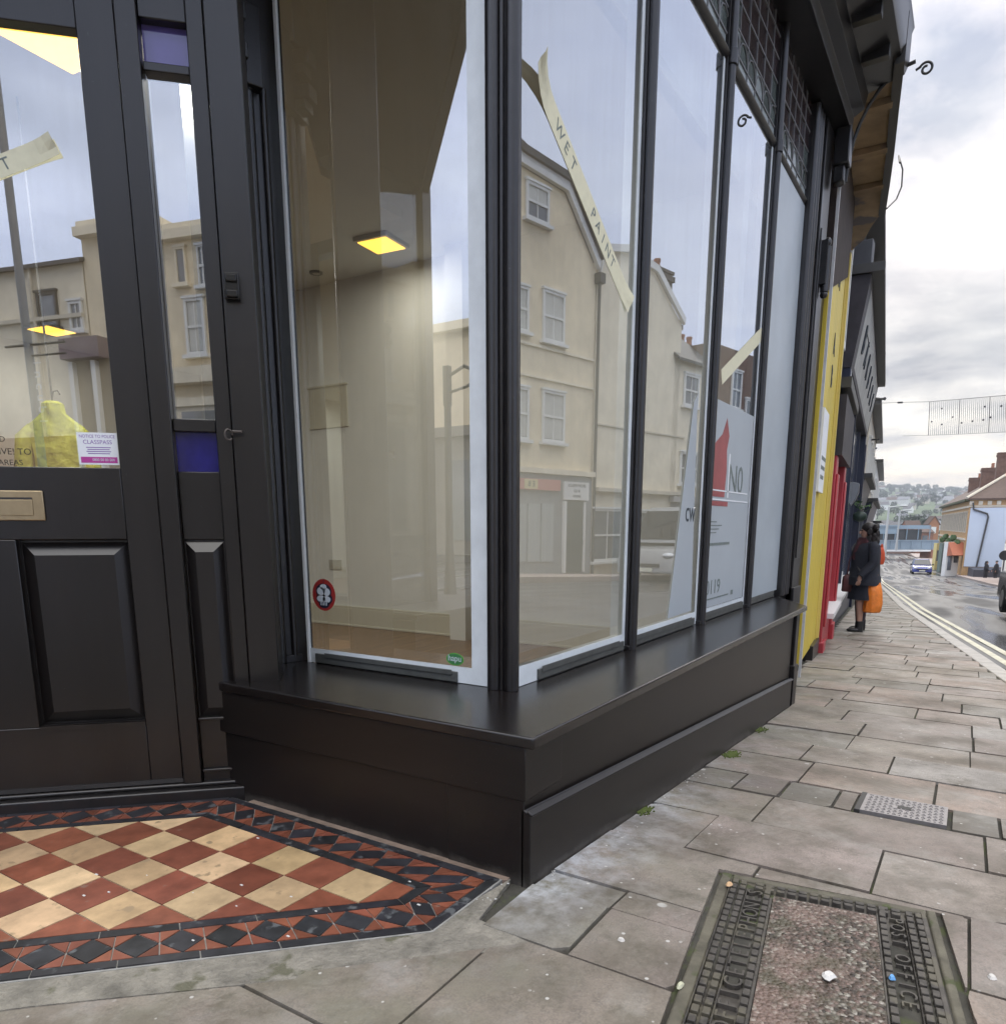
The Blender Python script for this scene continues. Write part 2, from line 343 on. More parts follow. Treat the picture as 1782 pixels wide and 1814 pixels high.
# ---- paving slabs
XR, YR = 1.691, .984
HEX = dict(xr=1.662, ys=1.068, s1=2.405, s2=3.954)
MHP = V((2.145, .255)); MHR = radians(8); MHW, MHL = .50, 1.05
courses = [-3.1, -2.5, -1.9, -1.3, -.7, -.15, .40, .93, 1.43, 1.82, 2.25, 2.66, 3.05, 3.34, 3.78, 4.2, 4.62, 5.06, 5.5, 5.93, 6.38, 6.85, 7.3, 7.75, 8.2]
while courses[-1] < 60: courses.append(courses[-1]+(.48 if courses[-1] < 25 else 1.5))
mb = MB(); rs = random.Random(21)
def slab(poly, tc, lift=0):
    if len(poly) < 3: return
    a = sum(poly[i][0]*poly[(i+1) % len(poly)][1]-poly[(i+1) % len(poly)][0]*poly[i][1] for i in range(len(poly)))/2
    if abs(a) < .002: return
    if rs.random() < .45:
        v0 = V(rs.choice(poly)); cc = V((sum(p[0] for p in poly)/len(poly), sum(p[1] for p in poly)/len(poly))); dd = (v0-cc).normalized(); ang = rs.uniform(-.35, .35); dd = V((dd.x*cos(ang)-dd.y*sin(ang), dd.x*sin(ang)+dd.y*cos(ang))); poly = clip(poly, dd.x, dd.y, dd.dot(v0)-rs.uniform(.005, .022))
        if len(poly) < 3: return
    mb.tc = tc; tx, ty, h = rs.uniform(-.006, .006), rs.uniform(-.006, .006), rs.uniform(-.004, .004)+lift
    c = poly[0]; mb.prism(poly, lambda x, y: zg(x)-.02, lambda x, y: zg(x)+h+tx*(x-c[0])+ty*(y-c[1]))
CH = (3.09, 3.36, -.03, .27)
for i, (a, b) in enumerate(zip(courses, courses[1:])):
    g2 = .003+rs.uniform(0, .0035)
    y1 = (YR-.004 if XR < b and a < 5.36 else (wall_y(a) if a > 5 else 1.9)); y0 = yk(a)+.004
    if a < -.2: y1 = 1.2
    setts = abs(a-3.05) < .01
    y = y1
    first = True
    while y > y0-.5:
        w = rs.uniform(.40, .78) if not first else rs.uniform(.2, .6)
        if setts: w = (y-CH[3]-.024 if CH[3]+.06 < y < CH[3]+.3 else (rs.choice((.17, .19, .21)) if y > CH[3]+.2 else (y-CH[2]+.012 if y > CH[2]+.03 else .16)))
        if b-a > 1: w *= 1.6
        first = False; yn = y-w
        poly = [(a+g2, yn+g2), (b-g2, yn+g2), (b-g2, y-g2), (a+g2, y-g2)]
        q = rs.random(); v = rs.uniform(.86, 1.12)
        tc = (v, v*rs.uniform(.97, 1.02), v*rs.uniform(.95, 1.03))
        if q < .09: tc = (v*1.22, v*1.34, v*1.42)
        elif q < .26: tc = (v*.84, v*.92, v*.92)
        elif q < .4: tc = (v*1.08, v*.98, v*.93)
        if setts: tc = tuple(c*.62 for c in tc)
        poly = clip(poly, 0, -1, -yk((a+b)/2)-.004) if a > 8 else clip([p for p in poly], .135, -1, .135*8.68+.30-.006)
        pieces = [poly]
        if a < 2.0:                                   # cut round the tiled lobby and the shop plinth
            pieces = []
            if b > XR:
                pieces.append(clip(clip(poly, -1, 0, -XR), 0, 1, YR-.004)); rest = clip(poly, 1, 0, XR)
            else: rest = poly
            rest = clip(rest, 0, 1, HEX['ys']-.006) if a > 1.4 else clip(rest, 1, 1, HEX['s1']-.15)
            pieces.append(rest)
        if a < 2.3 and b > 1.0:                       # and round the manhole
            out = []
            for pc in pieces:
                ca, sa = cos(MHR), sin(MHR)
                # outward half planes of the cover frame
                hp = [(-ca, -sa, -(ca*(MHP.x+.045*ca)+sa*(MHP.y+.045*sa))), (sa, -ca, (sa*MHP.x-ca*MHP.y)-(MHW/2+.055)), (-sa, ca, (-sa*MHP.x+ca*MHP.y)-(MHW/2+.05))]
                rem = pc
                for A, B, C in hp:
                    out.append(clip(rem, A, B, C)) if len(rem) > 2 else None
                    rem = clip(rem, -A, -B, -C) if len(rem) > 2 else []
            pieces = out
        if setts and yn < CH[3]-.03 and y > CH[2]+.03:
            pieces = []
        for pc in pieces: slab(pc, tc)
        y = yn
struct('pavement', mb, SLAB, bevel=.004, seg=1)
mb = MB()                   # cement fillet round the tiles, the manhole bed
s1 = HEX['s1']
mb.prism([(1.688, HEX['ys']-.02), (1.45, 1.0), (1.425, .80), (1.29, .95), (1.2, 1.02), (s1-HEX['ys']-.17, HEX['ys']-.03), (s1-.17-1.6, 1.62), (s1-3.3-.17, 3.3), (s1-3.3+.05, 3.3), (s1-HEX['ys'], HEX['ys']+.02)], -.03, .0015)
SCREED = M('cement_screed', (.20, .185, .155), .8, var=.45, vs=11, bump=1.0, bs=75, spots=(9, .58, (.115, .11, .075)), dist=.008)
struct('cement_edging', mb, SCREED)
mb = MB(); mb.box(1.6665, 1.6905, 1.05, 2.2, -.03, .004); struct('tan_mortar_strip', mb, M('tan_mortar', (.21, .155, .12), .85, var=.3, vs=14, bump=.6, bs=60))

# ---- tiled lobby floor
TCR = M('cream_tile', (.53, .375, .215), .42, var=.24, vs=13, bump=.25, bs=40, tint=True, spots=(21, .63, (.30, .215, .13)))
TRD = M('red_tile', (.195, .064, .038), .40, var=.3, vs=13, bump=.25, bs=40, tint=True, spots=(26, .66, (.20, .12, .09)))
TBK = M('black_tile', (.024, .024, .028), .4, var=.5, vs=14, bump=.3, bs=40, tint=True, spots=(17, .60, (.10, .105, .11)))
GROUT = M('grey_grout', (.27, .265, .25), .85, var=.25, vs=20)
C0 = 1.577                                            # the lobby mirrors across the line y = x + C0
def hexa(o):
    xr, ys = HEX['xr']-o, HEX['ys']+o; s1, s2 = HEX['s1']+o*1.4142, HEX['s2']-o*1.4142
    yl, xs_ = xr+C0, ys-C0
    return [(s1-ys, ys), (xr, ys), (xr, s2-xr), (s2-yl, yl), (xs_, yl), (xs_, s1-xs_)]
def inset(poly, d):
    n = len(poly); out = []
    a = sum(poly[i][0]*poly[(i+1) % n][1]-poly[(i+1) % n][0]*poly[i][1] for i in range(n))
    if a < 0: poly = poly[::-1]
    r = poly
    for i in range(n):
        p, q = poly[i], poly[(i+1) % n]; e = V((q[0]-p[0], q[1]-p[1]))
        if e.length < 1e-6: continue
        nx, ny = e.y/e.length, -e.x/e.length
        r = clip(r, nx, ny, nx*p[0]+ny*p[1]-d)
        if len(r) < 3: return []
    return r
mb = MB(); rt = random.Random(3)
mb.mi = 3; mb.prism(hexa(-.004), -.02, .003)
def tile(poly, mi, zz=.0065):
    poly = inset(poly, .0017)
    if len(poly) < 3: return
    v = rt.uniform(.72, 1.2); mb.mi = mi; mb.tc = (v, v*rt.uniform(.95, 1.04), v*rt.uniform(.93, 1.05))
    h = rt.uniform(-.0006, .0006); mb.prism(poly, .002, zz+h)
inner = hexa(.178)
for i in range(-14, 2):
    for j in range(-3, 16):
        x0, y0 = 1.4835-.1485+.1485*i, 1.92+.149*(j-5)
        p = [(x0, y0), (x0+.1485, y0), (x0+.1485, y0+.149), (x0, y0+.149)]
        for k in range(6):
            q, r_ = inner[k], inner[(k+1) % 6]; e = V((r_[0]-q[0], r_[1]-q[1])); nx, ny = e.y/e.length, -e.x/e.length
            p = clip(p, nx, ny, nx*q[0]+ny*q[1])
            if len(p) < 3: break
        if len(p) > 2: tile(p, (i+j-5) % 2 and 1 or 0)
rings = [hexa(o) for o in (0, .032, .142, .178)]
for k in range(6):
    for o, (A, B) in enumerate(((rings[0], rings[1]), (rings[2], rings[3]))):
        a0, a1, b0, b1 = V(A[k]), V(A[(k+1) % 6]), V(B[k]), V(B[(k+1) % 6]); n = max(1, round((a1-a0).length/.19))
        for i in range(n):
            f0, f1 = i/n, (i+1)/n
            tile([tuple(a0.lerp(a1, f0)), tuple(a0.lerp(a1, f1)), tuple(b0.lerp(b1, f1)), tuple(b0.lerp(b1, f0))], 2)
    A, B = rings[1], rings[2]; a0, a1, b0, b1 = V(A[k]), V(A[(k+1) % 6]), V(B[k]), V(B[(k+1) % 6]); n = max(1, round((a1-a0).length/.106))
    for i in range(n):
        f0, f1, fm = i/n, (i+1)/n, (i+.5)/n
        L0, L1, T0, T1 = a0.lerp(a1, f0), a0.lerp(a1, f1), b0.lerp(b1, f0), b0.lerp(b1, f1); mL, mR, mB, mT = (L0+T0)/2, (L1+T1)/2, a0.lerp(a1, fm), b0.lerp(b1, fm)
        tile([tuple(mL), tuple(mB), tuple(mR), tuple(mT)], 2)
        for tri in ((L0, mB, mL), (mB, L1, mR), (mL, mT, T0), (mT, mR, T1)): tile([tuple(q) for q in tri], 1)
struct('tiled_lobby_floor', mb, [TCR, TRD, TBK, GROUT])

# ---- manhole cover
IRON = M('cast_iron', (.062, .055, .047), .6, .15, var=.45, vs=25, bump=.5, bs=90, spots=(11, .55, (.095, .085, .062)))
AGG = bpy.data.materials.new('exposed_aggregate'); AGG.use_nodes = True; N, L = nt(AGG); bb = N['Principled BSDF']; g = N.new('ShaderNodeNewGeometry')
vo = N.new('ShaderNodeTexVoronoi'); vo.inputs['Scale'].default_value = 95; L.new(g.outputs['Position'], vo.inputs['Vector'])
cr = N.new('ShaderNodeValToRGB'); e = cr.color_ramp; e.elements[0].color = (.028, .022, .017, 1); e.elements[1].color = (.36, .33, .28, 1); e.elements[1].position = .95
for pp, cc in ((.3, (.075, .052, .04, 1)), (.5, (.13, .09, .072, 1)), (.68, (.19, .13, .11, 1)), (.82, (.22, .2, .165, 1))): q = e.elements.new(pp); q.color = cc
spx = N.new('ShaderNodeSeparateColor'); L.new(vo.outputs['Color'], spx.inputs[0]); L.new(spx.outputs[0], cr.inputs[0])
src = cr.outputs[0]
src = mixin(src, rng(vo.outputs['Distance'], .45, .8, 0, .85), (.06, .05, .036)); src = mixin(src, rng(noise(6, 6), .47, .64, 0, .6), (.24, .165, .135)); src = mixin(src, rng(noise(11, 5), .50, .64, 0, .75), (.065, .06, .034))
L.new(src, bb.inputs['Base Color']); bb.inputs['Roughness'].default_value = .55
bp = N.new('ShaderNodeBump'); bp.inputs['Strength'].default_value = .9; bp.inputs['Distance'].default_value = .008; L.new(rng(vo.outputs['Distance'], 0, .8, 1, 0), bp.inputs['Height']); L.new(bp.outputs[0], bb.inputs['Normal'])
T = frame((MHP.x, MHP.y, zg(MHP.x)), (-cos(MHR), -sin(MHR), 0), (sin(MHR), -cos(MHR), 0), (0, 0, 1))   # u back towards the camera, v to the right
T = T @ Matrix(((1, 0, 0, 0), (0, 1, 0, 0), (.05, 0, 1, 0), (0, 0, 0, 1)))
man = thing('manhole_cover', 'large rectangular iron telephone manhole cover filled with brown pebbled concrete', 'manhole cover', (MHP.x, MHP.y, 0))
hw = MHW/2
mb = MB(T); mb.box(-.045, 1.2, -hw-.045, -hw-.012, -.06, -.004); mb.box(-.045, 1.2, hw+.012, hw+.036, -.06, -.004); mb.box(-.045, -.012, -hw-.012, hw+.012, -.06, -.004)
build('cement_surround', mb, M('mossy_cement', (.115, .105, .078), .9, var=.4, vs=12, bump=1.0, bs=60, spots=(14, .56, (.07, .078, .035))), man, bevel=.006)
mb = MB(T)
mb.box(-.012, 1.2, -hw-.012, hw+.012, -.05, -.012)
build('iron_tray', mb, IRON, man)
mb = MB(T); mb.box(.07, 1.2, -hw+.115, hw-.12, -.03, -.001); build('pebbled_infill', mb, AGG, man)
mb = MB(T)
def stud_rows(vs_, u0, n, pu, su, sv):
    for v in vs_:
        for i in range(n): mb.box(u0+i*pu, u0+i*pu+su, v, v+sv, -.02, .001+random.uniform(-.0006, .0006))
stud_rows((-hw-.006, -hw+.018, -hw+.088), .0, 30, .037, .026, .017)
stud_rows((hw-.021, hw-.044, hw-.112), .0, 30, .037, .026, .017)
for u in (.0, .024):
    for i in range(13): mb.box(u, u+.016, -hw+.06+i*.03, -hw+.083+i*.03, -.02, .001)
mb.box(-.006, 1.2, hw-.006, hw+.006, -.03, .002); mb.box(-.006, 1.2, -hw-.012, -hw-.008, -.03, .002); mb.box(.085, 1.2, -hw+.105, -hw+.113, -.03, 0); mb.box(.055, 1.2, hw-.12, hw-.114, -.03, 0); mb.box(.05, 1.2, -hw+.038, -hw+.042, -.03, 0); mb.box(.06, 1.2, hw-.05, hw-.047, -.03, 0)
build('studded_border', mb, IRON, man, bevel=.003, seg=1)
mb = MB(T)
# right-hand line reads away from the top edge, the left one reads back up to it
def line(txt, u0, v, du, sz):
    R_ = Matrix() if du > 0 else Matrix(((-1, 0, 0, 0), (0, -1, 0, 0), (0, 0, 1, 0), (0, 0, 0, 1)))
    for i, c in enumerate(txt):
        if c != ' ': mb.text(c, sz, Matrix.Translation((u0+du*i, v, -.008)) @ R_, ext=.008, align='CENTER')
line('POST OFFICE TELEPHONES', .075, hw-.072, .042, .05)
line('TELEPHONES', .07+.046*9, -hw+.066, -.046, .06); line('POST OFFICE', .07+.046*20, -hw+.066, -.046, .06)
build('raised_lettering', mb, IRON, man)
# ---- chequer plate stop-tap cover
GALV = M('galvanised_plate', (.26, .245, .245), .5, .5, var=.15, vs=30)
x0, x1, y0, y1 = CH; Tc = Matrix.Identity(4)
ch = thing('stop_tap_cover', 'small pale chequer plate steel cover set among the paving slabs', 'utility cover', ((x0+x1)/2, (y0+y1)/2, zg(3.2)))
zc = lambda x, y: zg(x)+.002
mb = MB(); mb.prism([(x0, y0), (x1, y0), (x1, y1), (x0, y1)], lambda x, y: zg(x)-.03, zc); build('plate', mb, GALV, ch)
mb = MB()
for i in range(12):
    for j in range(14):
        cx_, cy_ = x0+.02+(x1-x0-.03)*i/11.5, y0+.02+(y1-y0-.03)*j/13.5
        if abs(cx_-(x0+x1)/2) < .025 and abs(cy_-(y0+y1)/2) < .03: continue
        a = .007 if (i+j) % 2 else .003; b = .003 if (i+j) % 2 else .007
        mb.prism([(cx_-a, cy_-b), (cx_+a, cy_-b), (cx_+a, cy_+b), (cx_-a, cy_+b)], lambda x, y: zc(x, y)-.001, lambda x, y: zc(x, y)+.003)
build('raised_tread', mb, GALV, ch)
DKI = simple('dark_iron', (.03, .028, .027), .6)
mb = MB(); mb.prism([(x0-.006, y1), (x1+.006, y1), (x1+.006, y1+.02), (x0-.006, y1+.02)], lambda x, y: zg(x)-.03, lambda x, y: zc(x, y)+.001); mb.prism([(x0+.115, y0+.125), (x1-.115, y0+.125), (x1-.115, y1-.125), (x0+.115, y1-.125)], zc, lambda x, y: zc(x, y)+.0025); build('hinge_and_badge', mb, DKI, ch)
# moss, litter, gum
MOSS = M('moss', (.07, .095, .018), .95, var=.5, vs=60)
mb = MB(); rm = random.Random(8)
for (cx_, cy_, n, r) in [(2.53, .972, 160, .03), (3.66, .945, 420, .042), (4.4, .97, 120, .05), (5.1, .96, 160, .06)]:
    for _ in range(n):
        x, y = rm.gauss(cx_, r*.8), rm.gauss(cy_-.01, r*.35); y = min(y, .975)
        mb.ell((x, y, zg(x)), .0045, .0045, .0035, 6, 4)
struct('moss', mb, MOSS, kind='stuff')
mb = MB(); 
for _ in range(70):
    x = rm.uniform(1.5, 3.2); y = .975-abs(rm.gauss(0, .03)) if x > 1.7 else (1.05+rm.uniform(-.03, .02)); s_ = rm.uniform(.001, .0032)
    mb.tc = (1, 1, 1); mb.box(x-s_, x+s_, y-s_, y+s_, zg(x)+.001, zg(x)+.001+s_*.6)
for _ in range(14):
    x = rm.uniform(.9, 1.65); y = rm.uniform(max(1.1, 2.45-x), 2.1); s_ = rm.uniform(.0012, .003); mb.box(x-s_, x+s_, y-s_*2, y+s_*2, .006, .0075)
struct('paint_flakes', mb, simple('paint_flake', (.6, .6, .58), .7), kind='stuff')
def litter(name, px, py, sx, sy, col, lab, lift=.003):
    p = gnd(px, py); m = MB(); rr = random.Random(px)
    n = 9; ring = [(p.x+sx*cos(2*pi*i/n)*rr.uniform(.7, 1.1), p.y+sy*sin(2*pi*i/n)*rr.uniform(.7, 1.1)) for i in range(n)]
    z = zg(p.x)+lift-.002
    m.add([(x, y, z) for x, y in ring]+[(x*.6+p.x*.4, y*.6+p.y*.4, z+.006) for x, y in ring], [tuple(range(n))[::-1], tuple(range(n, 2*n))]+[(i, (i+1) % n, n+(i+1) % n, n+i) for i in range(n)])
    o = build(name, m, simple(name+'_mat', col, .7, var=.1, vs=90), loc=(p.x, p.y, z)); tag(o, lab, 'litter')
litter('paper_scrap', 1468, 1730, .022, .016, (.6, .58, .56), 'crumpled white paper scrap lying on the pebbled manhole infill')
litter('wrapper_scrap', 1580, 1734, .012, .009, (.12, .32, .62), 'tiny bright blue wrapper scrap beside the raised manhole lettering')
litter('cigarette_end', 1292, 1568, .016, .011, (.55, .36, .2), 'tan cigarette end lying at the far corner of the manhole')
litter('leaf_scrap', 1205, 1748, .016, .009, (.5, .5, .36), 'pale curled leaf on the cement beside the manhole')
litter('gum_blob', 1100, 1667, .009, .013, (.55, .53, .5), 'ring of pale flattened gum on the slab beside the shop corner', .003)
litter('gum_blob', 1757, 1733, .012, .012, (.6, .6, .55), 'pale gum blob on the slab right of the manhole', .003)
# ------------------------------------------------------------------ the black corner shop
shop = thing('corner_shop', 'corner shop with freshly painted black front, wide sill and tall plate glass windows', 'shop building', (2.1, 1.4, 0))
P0 = V((1.713, 2.229, 0)); R2 = sqrt(.5)
D = frame(P0, (R2, -R2, 0), (R2, R2, 0), (0, 0, 1))    # door wall: t along to the right, o into the building, z
SZ = .451                                             # sill height
XG, YG = 2.14, 1.335                                  # glass planes of the return and of the front
SIL = [(1.672, 2.40), (1.664, .962), (5.62, .962), (6.3, 1.30), (6.3, 1.42), (2.22, 1.42), (2.22, 2.36), (2.0, 2.52), (1.80, 2.50)]
# window ledge
mb = MB(); mb.prism([(1.70, 2.37), (1.674, 2.345), (1.670, 2.30), (1.670, .963), (5.62, .963), (6.2, 1.29), (6.2, 1.44), (2.26, 1.44), (2.26, 2.37), (1.95, 2.56), (1.78, 2.45)], SZ-.036, SZ)
build('window_ledge', mb, BLKSILL, shop, bevel=.007, seg=3)
# stall riser: return side, front side, plinth with sloping cap
mb = MB()
mb.box(XR, 1.9, YR+.02, 2.42, -.05, .252); mb.box(XR-.012, 1.9, YR+.012, 2.42, .254, SZ-.037)
mb.box(XR-.004, 5.36, YR+.019, 1.28, -.4, SZ-.0375)
build('stall_riser', mb, BLKF, shop, bevel=.003, seg=2)
mb = MB(); zl = lambda x: .222-.0735*(x-1.66)
pr = []
for x in (XR-.004, 5.36):
    pr += [(x, YR+.03, -.5), (x, YR-.002, -.5), (x, YR-.002, zl(x)-.012), (x, YR+.002, zl(x)-.004), (x, YR+.03, zl(x)+.012)]
mb.add(pr, [(0, 1, 2, 3, 4), (9, 8, 7, 6, 5)]+[(i, 5+i, 5+(i+1) % 5, (i+1) % 5) for i in range(5)])
mb.extr([(-.004, 0), (.012, -.004), (.016, .003), (-.004, .016)], (XR-.012, YR+.002, zl(XR)-.004), (5.36, YR+.002, zl(5.36)-.004), side=(0, -1, 0), up=(0, 0, 1))
build('plinth_board', mb, BLKF, shop, bevel=.003)
mb = MB(); mb.box(5.40, 5.50, YR+.002, 1.28, -.5, SZ-.04); mb.box(5.36, 5.42, YR+.06, 1.28, -.5, SZ-.04); mb.box(5.395, 5.512, YR-.008, 1.29, -.5, .04)
build('riser_end_post', mb, BLKF, shop, bevel=.003)
# corner post of two rolls
def roll(mb, x, y, z0, z1, r, n=14): mb.cyl(x, y, z0, z1, r, n)
mb = MB(); mb.box(2.128, 2.2, 1.332, 1.412, SZ, 4.1); roll(mb, 2.128, 1.392, SZ, 4.1, .026); roll(mb, 2.136, 1.326, SZ, 4.1, .0235); mb.box(2.12, 2.15, 1.352, 1.364, SZ, 4.1)
mb.box(2.15, 2.175, 1.318, 1.34, SZ, 4.1)
build('corner_post', mb, BLKOLD, shop, bevel=.002)
MX = [ony(1117, 1152, YG-.02).x, ony(1241, 1103, YG-.02).x, ony(1323, 1078, YG-.02).x]
JX = ony(1382, 1057, YG-.04).x
TZ = 3.40
for x in MX:
    mb = MB(); roll(mb, x, YG-.022, SZ, 4.06, .026); mb.box(x-.036, x+.036, YG-.016, YG+.004, SZ, 4.06); mb.box(x-.02, x+.02, YG-.03, YG, SZ, 4.06)
    mb.box(x-.045, x+.045, YG-.03, YG+.002, SZ, SZ+.02); roll(mb, x, YG-.022, TZ-.05, TZ+.02, .034)
    build('mullion', mb, BLKOLD, shop, bevel=.0015)
# white inner frames
mb = MB()
for x in MX: mb.box(x-.035, x+.035, YG+.012, YG+.075, .44, 3.4)
mb.box(2.152, 2.235, 1.405, 1.492, .44, 3.32);
mb.box(2.152, 2.18, 1.492, 2.325, .44, .505); mb.box(2.236, JX, YG+.012, YG+.06, .44, .515); mb.box(JX-.05, JX+.05, YG+.012, YG+.4, .44, 3.4)
build('inner_window_frame', mb, WHITEFR, shop, bevel=.003)
# panes
def pane(mb0, o, a, b, T=None, glass=GLASS, name='window_pane', par=None):
    pass
GE = [MX[0]-.03, MX[1]-.03, MX[2]-.03, JX]
def glassbox(name, x0, x1, y0, y1, z0, z1, outer, mats=(GLASS, CLEAR), T=None, par=shop):
    mb = MB(T); mb.box(x0, x1, y0, y1, z0, z1); mb.m = [1]*6; mb.m[outer] = 0
    return build(name, mb, list(mats), par)
glassbox('window_pane', XG, XG+.006, 1.41, 2.36, SZ+.004, 3.32, 4)
xa = 2.165
for x in MX+[JX]:
    glassbox('window_pane', xa, x-.02, YG, YG+.006, SZ+.004, TZ, 2); xa = x+.02
mb = MB()                                             # white bead on the far side of the return pane
mb.box(XG-.006, XG+.004, 2.338, 2.352, SZ, 3.32); build('glazing_bead', mb, WHITEFR, shop)
mb = MB(); mb.box(XG-.0025, XG-.0008, 1.412, 1.497, SZ+.002, 3.3); mb.box(XG-.0025, XG-.0008, 1.497, 2.338, SZ+.002, SZ+.062)  # strips added outside the glass so the white inner frame behind shows brighter
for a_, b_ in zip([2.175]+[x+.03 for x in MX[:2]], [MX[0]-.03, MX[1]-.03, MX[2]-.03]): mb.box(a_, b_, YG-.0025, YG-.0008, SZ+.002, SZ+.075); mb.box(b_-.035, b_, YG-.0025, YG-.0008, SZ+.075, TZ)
build('added_frame_strip', mb, M('added_strip_white', (.72, .77, .80), .4, var=.1, vs=7), shop)
VENT = GREYSTRIP
mb = MB(); mb.box(XG-.012, XG-.001, 1.56, 2.30, SZ+.004, SZ+.043); mb.box(XG-.017, XG-.012, 1.58, 2.24, SZ+.03, SZ+.05)
for a, b in ((2.33, MX[0]-.06), (MX[0]+.05, MX[1]-.09), (MX[1]+.05, MX[2]-.08), (MX[2]+.05, JX-.12)): mb.box(a, b, YG-.012, YG-.001, SZ+.004, SZ+.045); mb.box(a+.02, b-.06, YG-.016, YG-.012, SZ+.03, SZ+.055)
build('vent_strip', mb, GREYSTRIP, shop, bevel=.002)
# transom and leaded top lights
mb = MB(); xa = 2.165
LEADG = M('leaded_green_glass', (.10, .12, .11), .12, var=.4, vs=6, spec=.8); LEADR = M('leaded_dark_glass', (.035, .022, .022), .12, var=.4, vs=9, spec=.8); LEADW = M('leaded_pale_glass', (.36, .40, .40), .14, var=.25, vs=7, spec=.8); LEAD = simple('lead_came', (.16, .16, .165), .5)
for x in MX+[JX]:
    mb.extr([(-.026, -.028), (.006, -.028), (.022, -.012), (.026, .0), (.014, .016), (-.026, .022)], (xa-.01, YG, TZ), (x-.03, YG, TZ), side=(0, -1, 0), up=(0, 0, 1)); xa = x+.03
build('transom_bar', mb, BLKOLD, shop, bevel=.002)
xa = 2.165
for x in MX+[JX]:
    g = MB(); l = MB(); n = 6; w = (x-xa)/n; rows = [TZ+.02, TZ+.085, TZ+.2, TZ+.33, TZ+.46, TZ+.58, TZ+.66]
    for r, (za, zb) in enumerate(zip(rows, rows[1:])):
        for c in range(n):
            g.mi = 2 if r == 0 or (r == 1 and c % 3 == 0) else (0 if r == 1 or (r == 2 and c in (0, n-1)) else 1)
            a0, a1 = xa+w*c, xa+w*(c+1)
            g.add([(a0, YG+.002, za), (a1, YG+.002, za), (a1, YG+.002+random.uniform(-.003, .003), zb), (a0, YG+.002+random.uniform(-.003, .003), zb), (a0, YG+.008, za), (a1, YG+.008, za), (a1, YG+.008, zb), (a0, YG+.008, zb)], [(0, 1, 2, 3), (7, 6, 5, 4), (0, 4, 5, 1), (3, 2, 6, 7)])
            l.box(a0-.004, a0+.004, YG-.004, YG+.004, za, zb)
            if r == 1: l.tube([(a0+w*(.5-.5*cos(t*pi/6)), YG-.002, za+.10*sin(t*pi/6)) for t in range(7)], .004, 5)
        l.box(xa, x, YG-.005, YG+.003, za-.004, za+.004)
    o = build('leaded_light', g, [LEADG, LEADR, LEADW], shop); build('lead_came', l, LEAD, o); xa = x+.02
# far pilaster of the front
mb = MB(); mb.box(JX, JX+.92, YG-.03, YG+.4, -.6, 4.05)
for dx, r in ((.03, .03), (.12, .028), (.2, .03)): roll(mb, JX+dx, YG-.035, SZ, 4.05, r)
mb.box(JX+.26, JX+.55, YG-.075, YG, -.6, 4.05); mb.box(JX+.30, JX+.48, YG-.085, YG, SZ+.3, 3.3); mb.box(JX+.26, JX+.56, YG-.095, YG, -.6, SZ+.05)
build('end_pilaster', mb, BLKOLD, shop, bevel=.004)
mb = MB(); zc_ = 3.05; mb.box(JX+.33, JX+.43, YG-.13, YG-.08, zc_-.15, zc_+.17); roll(mb, JX+.38, YG-.12, zc_-.2, zc_+.13, .032); mb.ell((JX+.38, YG-.12, zc_+.16), .028, .028, .04); mb.ell((JX+.38, YG-.12, zc_-.22), .03, .03, .03)
build('carved_drop', mb, BLKOLD, shop)
WTRIM = M('white_trim', (.62, .62, .62), .5, var=.15, vs=9)
mb = MB(); xt = ony(1428, 1075, 1.20).x
mb.box(xt-.006, xt+.012, 1.20, 1.222, -.45, 3.9); build('white_edge_strip', mb, WTRIM, shop)
# cornice and its soffit
mb = MB()
mb.prism([(1.95, 1.16), (JX+.62, 1.16), (JX+.62, 1.42), (1.95, 1.42)], 4.06, 4.12)
prof = [(0, 4.06), (.025, 4.06), (.03, 4.16), (.10, 4.20), (.12, 4.30), (.36, 4.36), (.385, 4.42), (.385, 4.62), (.40, 4.66), (0, 4.66)]
n = len(prof); p = [(1.7, 1.17-o, z) for o, z in prof]+[(JX+.62, 1.17-o, z) for o, z in prof]
mb.add(p, [tuple(range(n)), tuple(range(n, 2*n))[::-1]]+[(i, n+i, n+(i+1) % n, (i+1) % n) for i in range(n)])
build('cornice', mb, BLKOLD, shop, bevel=.003)
for i in range(4): x = 4.9+i*.5; mb = MB(); mb.box(x, x+.07, .86, 1.04, 4.27, 4.35); build('cornice_block', mb, BLKOLD, shop, bevel=.004)
# iron brace and scroll at the end of the cornice
IRONP = simple('black_ironwork', (.012, .012, .014), .4)
mb = MB(); xb = JX+.60; mb.tube([(xb, 1.16-.42*(1-cos(t*pi/16)), 3.70+.72*sin(t*pi/16)) for t in range(9)], .014, 8)
mb.tube([(xb, 1.2, 3.68), (xb, 1.2, 4.4)], .014, 8); mb.tube([(xb, .735, 4.36), (xb, .70, 4.375)]+[(xb, .665-(.044-.0008*t)*sin(t*.2), 4.37+(.044-.0008*t)*cos(t*.2)-.02) for t in range(-6, 34)], .009, 8)
build('iron_brace', mb, IRONP, shop)
mb = MB(); mb.box(JX+.48, JX+.62, 1.13, 1.24, 3.80, 4.06); mb.box(JX+.50, JX+.60, 1.16, 1.24, 3.68, 3.8); build('console_bracket', mb, BLKOLD, shop, bevel=.01)

